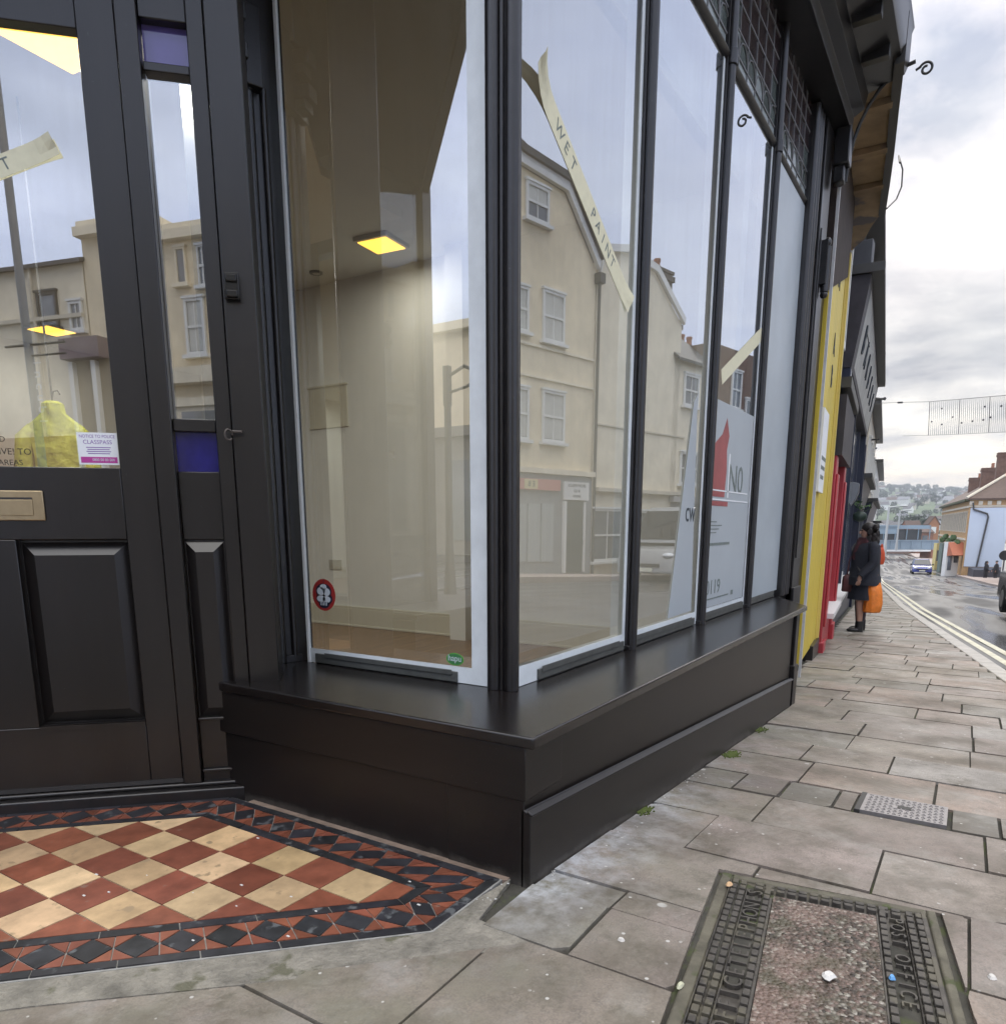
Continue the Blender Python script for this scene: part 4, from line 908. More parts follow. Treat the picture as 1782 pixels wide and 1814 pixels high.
    if trouser:
        mb = MB(Ts)
        for s_ in (-1, 1): st = .06*s_; mb.tube([(0, .08*s_, .86), (.02+st, .09*s_, .47), (0+st, .09*s_, .28), (-.01+st, .09*s_, .07)], [.11, .08, .07, .06], 14)
        build('trousers', mb, trouser, t)
    mb = MB(Ts)
    for s_ in (-1, 1):
        st = .06*s_; mb.ell((.05+st, .09*s_, .035), .125, .048, .038, 12, 7); mb.loft([(-.01+st, .09*s_, .0, .06, .045), (-.01+st, .09*s_, .06, .06, .05), (-.01+st, .09*s_, .17, .055, .05)], 12)
    build('boots', mb, shoe or simple('black_boot', (.012, .011, .011), .45), t)
    if hair:
        mb = MB(Ts); rr = random.Random(4)
        mb.ell((-.005, 0, 1.57), .105, .095, .09, 16, 10)
        for q in range(46):
            a = rr.uniform(.9, 5.4); z = rr.uniform(1.33, 1.6); mb.ell((-.02+.10*cos(a)*(1.1 if z < 1.5 else .85), .105*sin(a), z), .035, .035, .05, 8, 6)
        build('hair', mb, HAIR, t)
    if hat: mb = MB(Ts); mb.ell((.015, 0, 1.585), .10, .09, .075, 14, 8); build('hat', mb, BLKOLD, t)
    if scarf:
        mb = MB(Ts); mb.loft([(.02, 0, 1.33, .12, .13), (.03, 0, 1.38, .115, .12), (.03, 0, 1.43, .095, .10)], 20, fold=.06, nf=5); mb.tube([(.10, .02, 1.37), (.15, .03, 1.25), (.17, .02, 1.1)], [.05, .055, .05], 10); build('scarf', mb, scarf, t)
    return t
NAVYC = M('dark_navy_wool', (.014, .016, .024), .9, var=.3, vs=30, bump=.3, bs=60); BURG = M('burgundy_cloth', (.055, .012, .016), .85, var=.3, vs=30); TIGHT = simple('dark_tights', (.035, .022, .03), .7)
wp_ = at_depth(1522, 1112, 11.55); wz = zg(wp_.x)
wrz = radians(118)
woman = person('person', 'woman with dark curly hair and dark coat standing with bags by the shopfronts', (wp_.x, wp_.y, wz), wrz, 1.0*(CAMZ+ (929-926)/1287*11.4-wz), NAVYC, .72, None, skirt=(.50, NAVYC), scarf=BURG, arms=(.02, .16), shoe=None, scale_w=1.2, deep=1.18)
mb = MB(FR[woman])
for s_ in (-1, 1): mb.tube([(0, .09*s_, .8), (.02+.06*s_, .09*s_, .46), (.06*s_, .09*s_, .3), (-.01+.06*s_, .09*s_, .1)], [.085, .062, .058, .042], 12)
build('tights', mb, TIGHT, woman)
mb = MB(FR[woman]); mb.tube([(.19, -.10, 1.30), (.19, .02, 1.12), (.14, .2, .95)], .012, 6); mb.tube([(.0, -.155, 1.40), (.12, -.13, 1.38), (.19, -.10, 1.30)], .012, 6); build('bag_strap', mb, simple('strap', (.05, .045, .045), .6), woman)
ORG = M('orange_bag', (.74, .20, .018), .55, var=.14, vs=14, bump=.8, bs=13, dist=.02)
def shopping_bag(name, lab, px, py, d, w, h, dep, rz, mat, cat='bag', handle=.14):
    c = at_depth(px, py, d); t = thing(name, lab, cat, tuple(c), rz); Tm = FR[t]
    mb = MB(Tm); rr = random.Random(2)
    mb.loft([(0, 0, 0, w*.40, dep*.4), (0, 0, .02, w*.47, dep*.5), (0.01, 0, h*.3, w*.5, dep*.56), (0, 0, h*.65, w*.47, dep*.5), (-.01, 0, h*.88, w*.40, dep*.36), (0, 0, h, w*.26, dep*.16)], 28, fold=.05, nf=9); build('bag_body', mb, mat, t)
    for s_ in (-1, 1): mb = MB(Tm); mb.tube([(-w*.16, s_*dep*.1, h*.95), (-w*.1, s_*dep*.06, h+handle*.7), (0, 0, h+handle), (w*.1, s_*dep*.06, h+handle*.7), (w*.16, s_*dep*.1, h*.95)], .008, 6); build('handle', mb, mat, t)
    return t
shopping_bag('shopping_bag', 'bulging bright orange carrier bag hanging from the hand of the woman in dark coat', 1544, 1085, 11.3, .27, .48, .2, radians(-60), ORG)
shopping_bag('handbag', 'dark burgundy handbag held by the woman on the shop side', 1502, 1048, 11.5, .21, .27, .13, radians(-60), M('burgundy_leather', (.075, .014, .014), .5, var=.2, vs=20), handle=.3)
shopping_bag('backpack', 'small orange red bag showing behind the shoulder of the woman', 1559, 1000, 11.62, .13, .27, .1, radians(-20), M('red_orange_bag', (.52, .07, .02), .6, var=.2, vs=20), handle=.05)
# ------------------------------------------------------------------ generic house pieces in a local frame: u along the front, v outwards, z up
ROOFS = M('slate_roof', (.085, .082, .085), .6, var=.3, vs=5, bump=.4, bs=20, stretch=(1, 1, 6)); TILES = M('brown_tile_roof', (.085, .052, .038), .7, var=.35, vs=3, bump=.5, bs=18, stretch=(1, 1, 5))
WGL = M('far_window_glass', (.13, .145, .16), .06, spec=1.0, var=.25, vs=1.5); WFR = simple('white_sash', (.70, .70, .67), .5); CURT = M('pale_blind', (.52, .52, .48), .8, var=.1, vs=2)
GUT = simple('dark_gutter', (.05, .048, .045), .5)
BRK = M('red_brick', (.26, .12, .075), .85, var=.25, vs=6, bump=.3, bs=40); YBRK = M('yellow_brick', (.42, .26, .12), .85, var=.2, vs=6, bump=.3, bs=40)
RENC = M('cream_render', (.60, .53, .38), .85, var=.08, vs=1.3, bump=.15, bs=30); RENW = M('white_render', (.72, .71, .67), .8, var=.06, vs=1.2); STN = M('pale_stone', (.55, .50, .40), .8, var=.1, vs=4)
def house(name, lab, O, rz, cat='building', group=None):
    t = thing(name, lab, cat, O, rz, group); return t, FR[t]
def window(par, T, u0, u1, z0, z1, v=0, sash=True, frame_m=WFR, blind=False, sill=True, arched=False):
    w = u1-u0; f = MB(T); a = .075 if w > .4 else .04; v = v if v < -.05 else max(v, .012)
    f.box(u0, u0+a, v-.01, v+.06, z0, z1); f.box(u1-a, u1, v-.01, v+.06, z0, z1); f.box(u0+a, u1-a, v-.01, v+.06, z1-a, z1); f.box(u0+a, u1-a, v-.01, v+.06, z0, z0+a)
    if sash: f.box(u0+a, u1-a, v-.01, v+.05, (z0+z1)/2-.03, (z0+z1)/2+.03); f.box((u0+u1)/2-.016, (u0+u1)/2+.016, v-.01, v+.035, z0+a, z1-a)
    if sill: f.box(u0-.1, u1+.1, v-.01, v+.14, z0-.09, z0-.001)
    o = build('window', f, frame_m, par)
    g = MB(T); g.box(u0+a, u1-a, v-.009, v+.012, z0+a, z1-a); build('glass', g, WGL, o)
    g = MB(T); g.box(u0-.04, u1+.04, v-.011, v+.09, z1+.001, z1+.06); build('head_mould', g, frame_m, o)
    if blind: g = MB(T); g.box(u0+a*1.3, u1-a*1.3, v+.013, v+.02, (z0+z1)/2 if blind == 1 else z0+.1, z1-a); build('blind', g, CURT, o)
    return o
def gable_block(par, T, u0, u1, d, z0, ze, zr_, mat, roof=ROOFS, over=.2, front_gable=False):
    """walls + pitched roof. ridge along u, or along v if front_gable"""
    b = MB(T); um = (u0+u1)/2
    if front_gable:
        pr = [(u0, z0), (u1, z0), (u1, ze), (um, zr_), (u0, ze)]; n = 5
        b.add([(u, 0, z) for u, z in pr]+[(u, -d, z) for u, z in pr], [tuple(range(n)), tuple(range(n, 2*n))[::-1]]+[(i, n+i, n+(i+1) % n, (i+1) % n) for i in range(n)])
        w = build('wall', b, mat, par); r = MB(T); th = .12
        for ua in (u0-over, u1+over):
            ze2 = ze-(zr_-ze)*over/(um-u0); r.add([(ua, .15, ze2+.02), (um, .15, zr_+.02), (um, -d, zr_+.02), (ua, -d, ze2+.02), (ua, .15, ze2+th), (um, .15, zr_+th), (um, -d, zr_+th), (ua, -d, ze2+th)], [(0, 1, 2, 3), (7, 6, 5, 4), (0, 4, 5, 1), (2, 6, 7, 3), (0, 3, 7, 4), (1, 5, 6, 2)])
    else:
        pr = [(0, z0), (0, ze), (-d/2, zr_), (-d, ze), (-d, z0)]; n = 5
        b.add([(u0, v, z) for v, z in pr]+[(u1, v, z) for v, z in pr], [tuple(range(n)), tuple(range(n, 2*n))[::-1]]+[(i, n+i, n+(i+1) % n, (i+1) % n) for i in range(n)])
        w = build('wall', b, mat, par); r = MB(T); th = .12
        for va in (over, -d-over):
            sl = (zr_-ze)/(d/2); ze2 = ze-sl*over
            r.add([(u0-.1, va, ze2+.02), (u1+.1, va, ze2+.02), (u1+.1, -d/2, zr_+.02), (u0-.1, -d/2, zr_+.02), (u0-.1, va, ze2+th), (u1+.1, va, ze2+th), (u1+.1, -d/2, zr_+th), (u0-.1, -d/2, zr_+th)], [(0, 1, 2, 3), (7, 6, 5, 4), (0, 4, 5, 1), (2, 6, 7, 3), (0, 3, 7, 4), (1, 5, 6, 2)])
    rf = build('roof', r, roof, par); return w, rf
def chimney(par, T, u, v, z0, z1, w=.9, d=.6, pots=2, mat=BRK):
    b = MB(T); b.box(u-w/2, u+w/2, v-d/2, v+d/2, z0, z1); b.box(u-w/2-.07, u+w/2+.07, v-d/2-.07, v+d/2+.07, z1-.3, z1-.12); b.box(u-w/2-.05, u+w/2+.05, v-d/2-.05, v+d/2+.05, z1-.05, z1+.05); o = build('chimney', b, mat, par)
    for i in range(pots):
        p = MB(T); uu = u-w/2+w*(i+.5)/pots; p.cyl(uu, v, z1+.04, z1+.5, .13, 10, .10); p.cyl(uu, v, z1+.42, z1+.52, .13, 10); build('chimney_pot', p, M('clay_pot', (.30, .13, .075), .8, var=.2, vs=8) if 'clay_pot' not in bpy.data.materials else bpy.data.materials['clay_pot'], o)
    return o

# ------------------------------------------------------------------ the row beyond the black shop (left side)
def lw(x, off=0): return V((x, 1.43+.091*(x-9)-off, zg(x)))
YEL = M('yellow_boards', (.62, .47, .05), .5, var=.12, vs=4, bump=.3, bs=14, stretch=(1, 1, .12), spots=(11, .70, (.3, .2, .04)))
yw = thing('yellow_shop', 'narrow bright yellow boarded shopfront next to the black shop', 'shop building', (7.3, 1.3, zg(7.3)))
a = atan2(1.43-1.27, 9.05-7.2); Ty = frame((7.2, 1.27, 0), (cos(a), sin(a), 0), (sin(a), -cos(a), 0), Z)
L_ = sqrt(1.85**2+.16**2)
mb = MB(Ty)
for k in range(10): mb.box(L_*k/10+.003, L_*(k+1)/10-.003, -.12, 0, -.28, 3.82)
build('boarding', mb, YEL, yw, bevel=.003)
mb = MB(Ty); mb.box(L_-.09, L_+.01, 0.002, .03, -.28, 3.82); mb.box(L_-.20, L_-.17, .002, .012, -.28, 3.82); mb.box(0, L_, .002, .015, 3.6, 3.66); build('corner_board', mb, simple('pale_yellow_edge', (.66, .52, .14), .5), yw)
mb = MB(Ty); mb.box(L_-.75, L_+.03, -.1, .035, -.6, -.26); build('black_plinth', mb, BLKOLD, yw)
mb = MB(Ty); mb.add([(u, v, z) for v in (-.1, .016) for u, z in ((-.2, 2.95), (L_+.02, 3.62), (L_+.02, 4.33), (-.2, 4.33))], [(0, 1, 2, 3), (7, 6, 5, 4), (0, 4, 5, 1), (2, 6, 7, 3), (0, 3, 7, 4), (1, 5, 6, 2)]); build('brown_fascia', mb, M('dark_brown_timber', (.045, .032, .027), .75, var=.3, vs=6, spec=.2), yw)
mb = MB(Ty); mb.box(-.2, L_, -3, -.13, -.6, 8.2); build('wall', mb, PLAST, yw)
sgn = thing('white_notice_board', 'plain white notice board fixed on the yellow boards', 'notice board', tuple(Ty @ V((1.1, 0, 1.8))))
n0 = onp(1441, 868, Ty @ V((0, .02, 0)), Ty.to_3x3() @ V((0, 1, 0))); n1 = onp(1466, 735, Ty @ V((0, .02, 0)), Ty.to_3x3() @ V((0, 1, 0)))
ti = Ty.inverted(); u0, u1 = (ti @ n0).x, (ti @ n1).x
mb = MB(Ty); mb.box(max(u0-.3, .1), min(u1, L_-.12), .016, .035, (ti @ n0).z, (ti @ n1).z); build('board', mb, PAPER, sgn)
mb = MB(Ty)
for k in range(3): mb.box(max(u0-.2, .2), max(u0-.2, .2)+.34+.06*(k % 3), .035, .0365, (ti @ n0).z+.12+k*.085, (ti @ n0).z+.155+k*.085)
build('board_lettering', mb, FADED, sgn)
mb = MB(Ty)
for zz, s_ in ((3.35, 'ST'), (2.75, 'A'), (2.45, 'B')): mb.text(s_, .3, frame((L_*.52, .004, zz), (1, 0, 0), (0, 0, 1), (0, 1, 0)), ext=.002, align='CENTER', sx=.8)
build('painted_lettering', mb, INK, yw)
# jettied, weathered soffit above it
JET = M('weathered_soffit', (.34, .245, .145), .8, var=.4, vs=2.1, bump=.5, bs=9, spots=(2.3, .55, (.16, .14, .14)))
ZJ = 4.35
mb = MB(); outl = []
for (px, py) in ((1604, 96), (1594, 180), (1585, 262), (1577, 320), (1569, 372), (1556, 384), (1543, 402), (1530, 425), (1515, 437), (1504, 452)): p = onz(px, py, ZJ); outl.append((p.x, p.y))
w0, w1 = onz(1497, 216, ZJ), onz(1478, 470, ZJ)
poly = outl+[(w1.x+1.2, w1.y+.5), (w0.x-.4, w0.y+.5)]
mb.prism(poly, ZJ, ZJ+.04); build('jettied_soffit', mb, JET, yw)
mb = MB(); rj = random.Random(3)
for (p, q) in zip(outl[:5], outl[1:5]): mb.prism([p, q, (q[0]+.01, q[1]+.07), (p[0]+.01, p[1]+.07)], ZJ-.04, ZJ+.5)
build('jetty_gutter', mb, GUT, yw)
for k, (f, g_) in enumerate(((.18, .5), (.45, .45), (.72, .5))):
    x = outl[0][0]+(outl[4][0]-outl[0][0])*f; y = outl[0][1]+(outl[4][1]-outl[0][1])*f+.05
    mb = MB(); mb.prism([(x, y), (x+.09, y+.012), (x+.09, y+.9), (x, y+.9)], ZJ-.05, ZJ-.002); build('jetty_joist', mb, JET, yw)
mb = MB(); q = outl[3]; mb.tube([(outl[2][0]+.2, outl[2][1]-.03, ZJ-.05)]+[tuple(at_depth(px, py, 9.3)) for px, py in ((1592, 275), (1599, 300), (1597, 330), (1588, 352))]+[(outl[4][0]-.1, outl[4][1]-.02, ZJ-.02)], .009, 6); build('loose_cable', mb, DKI, yw)
mb = MB(); Tb = yw
bx = at_depth(1492, 400, 9.6); mb.tube([tuple(bx), tuple(bx+V((.0, 1.2, 0)))], .05, 8); mb.box(bx.x-.3, bx.x+.3, bx.y+.06, bx.y+.3, 3.7, ZJ); build('brown_corbel', mb, bpy.data.materials['dark_brown_timber'], yw)
# floodlight / box sign with wires beyond it
fb = at_depth(1529, 460, 11.0); fl = thing('box_sign', 'small grey square box sign hanging out high beside the brown soffit', 'sign', tuple(fb))
mb = MB(); mb.box(fb.x-.12, fb.x+.12, fb.y-.13, fb.y+.17, fb.z-.2, fb.z+.24); mb.box(fb.x-.1, fb.x+.1, fb.y-.1, fb.y+.12, fb.z-.27, fb.z-.2); build('box', mb, M('grey_box', (.07, .072, .08), .6, var=.1, vs=5), fl, bevel=.01)
mb = MB(); mb.tube([(fb.x, fb.y+.1, fb.z+.0), (fb.x, fb.y+1.2, fb.z+.0)], .03, 8); build('bracket', mb, GUT, fl)
mb = MB(); mb.tube([tuple(at_depth(px, py, 11)) for px, py in ((1541, 490), (1543, 503), (1550, 515), (1568, 528))], .007, 6); mb.tube([tuple(at_depth(px, py, 11)) for px, py in ((1538, 488), (1541, 540), (1536, 590), (1540, 615))], .006, 6); build('loose_wire', mb, DKI, fl)
# red, navy and white fronted shops; further rendered fronts
REDP = M('red_paint', (.40, .035, .045), .4, var=.12, vs=4, bump=.2, bs=14); NAVP = M('navy_paint', (.014, .019, .042), .38, var=.2, vs=5); GRYP = M('grey_paint', (.10, .11, .125), .45, var=.15, vs=4)
def row_shop(name, lab, x0, x1, front, off, h, hf, wallm, sill=True, fascia=None, slope=True, fh=.7, wins=True):
    p0, p1 = lw(x0, off), lw(x1, off); ang = atan2(p1.y-p0.y, p1.x-p0.x); t = thing(name, lab, 'shop building', (p0.x, p0.y, p0.z), ang)
    T = FR[t] @ Matrix.Diagonal((1, -1, 1, 1)); Lh = (p1-p0).length
    mb = MB(T); mb.box(0, Lh, -6, -.18, -.8, h); build('wall', mb, wallm, t)
    pw = .34
    for u in (0, Lh-pw): mb = MB(T); mb.box(u+.01, u+pw-.01, -.17, 0, -.8, hf-.5); mb.box(u+.03, u+pw-.03, 0.001, .025, .3, hf-.7); mb.box(u, u+pw, -.17, .03, -.8, .12); build('pilaster', mb, front, t, bevel=.01)
    mb = MB(T); mb.box(pw, Lh-pw, -.17, -.03, -.8, .38); build('stall_riser', mb, front, t)
    if sill: mb = MB(T); mb.box(pw-.1, Lh-pw+.1, -.17, .10, .38, .44); build('window_sill', mb, simple('white_sill', (.66, .66, .66), .4) if 'white_sill' not in bpy.data.materials else bpy.data.materials['white_sill'], t)
    mb = MB(T); mb.box(pw, Lh-pw, -.16, -.13, .44, hf-.55); build('shop_window', mb, WGL, t)
    for k in range(3): mb = MB(T); u = pw+(Lh-2*pw)*(k+.5)/3; mb.box(u-.03, u+.03, -.14, -.08, .44, hf-.55); build('window_bar', mb, front, t)
    mb = MB(T)
    if slope: mb.add([(0, 0.0, hf-.5), (Lh, 0.0, hf-.5), (Lh, .15, hf-.5+fh), (0, .15, hf-.5+fh), (0, -.16, hf-.5), (Lh, -.16, hf-.5), (Lh, -.16, hf-.5+fh), (0, -.16, hf-.5+fh)], [(0, 1, 2, 3), (4, 7, 6, 5), (0, 4, 5, 1), (3, 2, 6, 7), (0, 3, 7, 4), (1, 5, 6, 2)])
    else: mb.box(0, Lh, -.16, .045, hf-.5, hf+.15)
    f_ = build('fascia_board', mb, fascia or front, t); mb = MB(T); mb.box(-.05, Lh+.05, -.15, .3 if slope else .08, hf-.49+max(fh, .66), hf-.38+max(fh, .66)); build('cornice', mb, GUT, t)
    n = max(1, int(Lh/2.2))
    if wins:
        for k in range(n): u = Lh*(k+.5)/n; window(t, T, u-.45, u+.45, hf+.9, hf+2.4, v=-.17, sill=False)
    mb = MB(T); mb.box(-.05, Lh+.05, -.3, .12, h, h+.16); build('eaves_gutter', mb, GUT, t)
    return t, T, Lh, f_
DKF = M('dark_timber_fascia', (.035, .03, .035), .6, var=.3, vs=5); SLH = M('dark_slate_hung_wall', (.07, .07, .075), .75, var=.3, vs=7)
t, T, Lh, f_ = row_shop('red_shop', 'glossy red painted shopfront between the yellow boards and the navy front', 9.15, 11.3, REDP, .06, 6.3, 2.75, SLH, fascia=DKF, slope=False)
t, T, Lh, f_ = row_shop('navy_shop', 'dark navy shopfront under a tall tilted white fascia with black lettering', 11.4, 20.5, NAVP, .0, 6.8, 4.2, SLH, fascia=DKF, fh=1.15, wins=False)
mb = MB(T); aa = atan2(.15, 1.15); mb.add([(.5, .012, 3.78), (Lh-.3, .012, 3.78), (Lh-.3, .144, 4.78), (.5, .144, 4.78), (.5, .004, 3.78), (Lh-.3, .004, 3.78), (Lh-.3, .134, 4.78), (.5, .134, 4.78)], [(0, 1, 2, 3), (7, 6, 5, 4), (0, 4, 5, 1), (2, 6, 7, 3), (0, 3, 7, 4), (1, 5, 6, 2)]); build('white_sign_face', mb, M('white_fascia', (.34, .34, .32), .6, var=.25, vs=3), f_)
mb = MB(T)
for i, c in enumerate('BARBERS'): mb.text(c, .55, frame((1.2+i*1.05, .085, 4.25), (1, 0, 0), (0, sin(aa), cos(aa)), (0, cos(aa), -sin(aa))), ext=.01, align='CENTER')
build('fascia_lettering', mb, INK, f_)
t, T, Lh, f_ = row_shop('rendered_shop', 'pale rendered building with a dark shop cornice beyond the white fascia', 20.7, 28, GRYP, -.1, 6.6, 3.0, RENW)
t, T, Lh, f_ = row_shop('cream_shop', 'cream rendered building farthest down the left row', 28.2, 42, NAVP, .0, 6.4, 3.0, STN)
t, T, Lh, f_ = row_shop('pale_terrace', 'last pale house of the left row before the street opens', 42.2, 60, GRYP, .1, 6.2, 3.0, RENW)
# brackets, poles, lantern, street sign on the left row
def pole_out(px0, py0, px1, py1, d, r, name, lab, stay=None):
    a, b = at_depth(px0, py0, d), at_depth(px1, py1, d-.4); mb = MB(); mb.tube([tuple(a), tuple(b)], [r, r*.8], 8); mb.ell(tuple(b), r*1.15, r*1.15, r*1.15, 8, 6)
    if stay: mb.tube([tuple(at_depth(*stay, d)), tuple(b)], r*.3, 6)
    tag(build(name, mb, GUT, loc=tuple(a)), lab, 'pole')
pole_out(1526, 634, 1565, 626, 17, .045, 'flag_pole', 'bare thick flagpole stub sticking out from the left row')
pole_out(1524, 711, 1567, 706, 21, .04, 'flag_pole', 'thin flagpole with a stay wire sticking out below the thick one', stay=(1527, 702))
pole_out(1524, 780, 1556, 778, 26, .035, 'banner_arm', 'lowest thin banner arm sticking out from the left row')
pole_out(1530, 833, 1543, 832, 34, .04, 'banner_arm', 'farthest short banner arm low on the left row')
c = at_depth(1507, 900, 16.5); br = thing('hanging_bracket', 'dark carved bracket jutting from the far left row above the street sign', 'bracket', tuple(c))
mb = MB(); p = [at_depth(px, py, 16.5) for px, py in ((1502, 852), (1522, 856), (1521, 872), (1515, 885), (1506, 898), (1501, 908))]
mb.add(p+[q+V((.35, .03, 0)) for q in p], [tuple(range(6)), tuple(range(6, 12))[::-1]]+[(i, 6+i, 6+(i+1) % 6, (i+1) % 6) for i in range(6)]); build('bracket_body', mb, GRYP, br, bevel=.01)
c = at_depth(1533, 815, 24); mb = MB(); p = [at_depth(px, py, 24) for px, py in ((1510, 792), (1534, 795), (1533, 815), (1520, 822), (1508, 812))]
mb.add(p+[q+V((.7, .06, 0)) for q in p], [tuple(range(5)), tuple(range(5, 10))[::-1]]+[(i, 5+i, 5+(i+1) % 5, (i+1) % 5) for i in range(5)]); tag(build('shop_canopy', mb, GRYP, loc=tuple(c), bevel=.01), 'small grey box canopy high on the far left row', 'canopy')
# hanging basket, round sign on a pole
c = at_depth(1524, 900, 17.5); hb = thing('hanging_basket', 'green hanging flower basket on the far left row', 'hanging basket', tuple(c))
LEAF = M('leaf_green', (.05, .10, .03), .7, var=.5, vs=14); mb = MB(); rb = random.Random(9)
for _ in range(90): q = V((rb.gauss(0, .11), rb.gauss(0, .11), rb.gauss(0, .12))); mb.add([c+q+V((rb.uniform(-.05, .05), rb.uniform(-.05, .05), rb.uniform(-.05, .05))) for _ in range(3)], [(0, 1, 2)])
build('foliage', mb, LEAF, hb); mb = MB(); mb.ell((c.x, c.y, c.z-.2), .17, .17, .13, 12, 6); build('basket', mb, simple('dark_green_pot', (.015, .035, .025), .5), hb)
mb = MB(); mb.tube([(c.x, c.y, c.z), (c.x, c.y+.25, c.z+.55), (c.x, c.y+.8, c.z+.6)], .014, 6); build('basket_arm', mb, GUT, hb)
c = at_depth(1504, 930, 19); zz = zg(c.x); sp_ = thing('street_sign_pole', 'pale grey pole carrying a small red and white plate along the left row', 'sign pole', (c.x, c.y, zz))
GALVP = simple('pale_grey_pole', (.42, .43, .42), .5); mb = MB(); mb.cyl(c.x, c.y, zz, c.z+.35, .055, 10); build('pole', mb, GALVP, sp_)
mb = MB(); mb.box(c.x-.07, c.x-.04, c.y-.16, c.y+.16, c.z-.2, c.z+.2); build('plate', mb, PAPER, sp_); mb = MB(); mb.box(c.x-.075, c.x-.07, c.y-.13, c.y+.13, c.z-.05, c.z+.06); build('red_band', mb, PRED, sp_)
# ledges / benches outside the red and navy shops are their sills; lamp column in the distance
def lamp_column(px, ytop, ybase, d, lab, r=.07):
    a, b = at_depth(px+2, ybase, d), at_depth(px, ytop, d); t = thing('street_lamp', lab, 'street lamp', tuple(a)); mb = MB(); mb.tube([tuple(a), (a.x, a.y, a.z+(b.z-a.z)*.3), (a.x, a.y, b.z)], [r*1.6, r, r*.7], 10); build('column', mb, GALVP, t)
    mb = MB(); ar = V((sin(.15), -cos(.15), 0)); mb.tube([(a.x, a.y, b.z-.05), tuple(V((a.x, a.y, b.z+.05))+ar*.9)], r*.5, 8); build('arm', mb, GALVP, t)
    mb = MB(); h_ = V((a.x, a.y, b.z+.06))+ar*1.1; mb.ell(tuple(h_), .16, .34, .09, 10, 6); build('lantern', mb, GALVP, t); return t
lamp_column(1564, 898, 985, 62, 'slim pale street lamp nearest on the left of the distant road', .11)
lamp_column(1585, 905, 975, 100, 'slim pale street lamp farther off in front of the hill', .12)
# festive light net over the street
LN = simple('black_cable', (.07, .07, .08), .6)
def lnp(px, py): 
    f = (px-1540)/242; return at_depth(px, py, 24-9*f)
ln = thing('light_curtain', 'net curtain of thin festive lights strung on wires across the street', 'festive lights', tuple(lnp(1646, 740)))
mb = MB(); mb.tube([tuple(lnp(px, py)) for px, py in ((1529, 715), (1600, 712.5), (1646, 711.5), (1700, 707), (1782, 700), (1850, 694))], .006, 5); mb.tube([tuple(lnp(px, py)) for px, py in ((1600, 772), (1644, 771), (1700, 769), (1782, 765), (1850, 761))], .004, 5); build('support_wire', mb, LN, ln)
for i in range(58):
    f = i/57; px = 1647+203*f; yt, yb = 711.5-17.5*f, 771-10*f; mb = MB(); mb.tube([tuple(lnp(px, yt)), tuple(lnp(px-2.5, yb))], .0035 if i % 15 else .008, 4, cap=False); build('light_string', mb, LN, ln)
mb = MB(); rl = random.Random(6)
for _ in range(16): px = rl.uniform(1650, 1845); f = (px-1647)/203; mb.ell(tuple(lnp(px, 711-17*f+rl.uniform(5, 52))), .022, .022, .022, 7, 5)
mb.ell(tuple(lnp(1552, 794)), .03, .03, .03, 7, 5); mb.tube([tuple(lnp(1591, 713)), tuple(lnp(1598, 712.8))], .03, 6); build('light_bulb', mb, LN, ln)
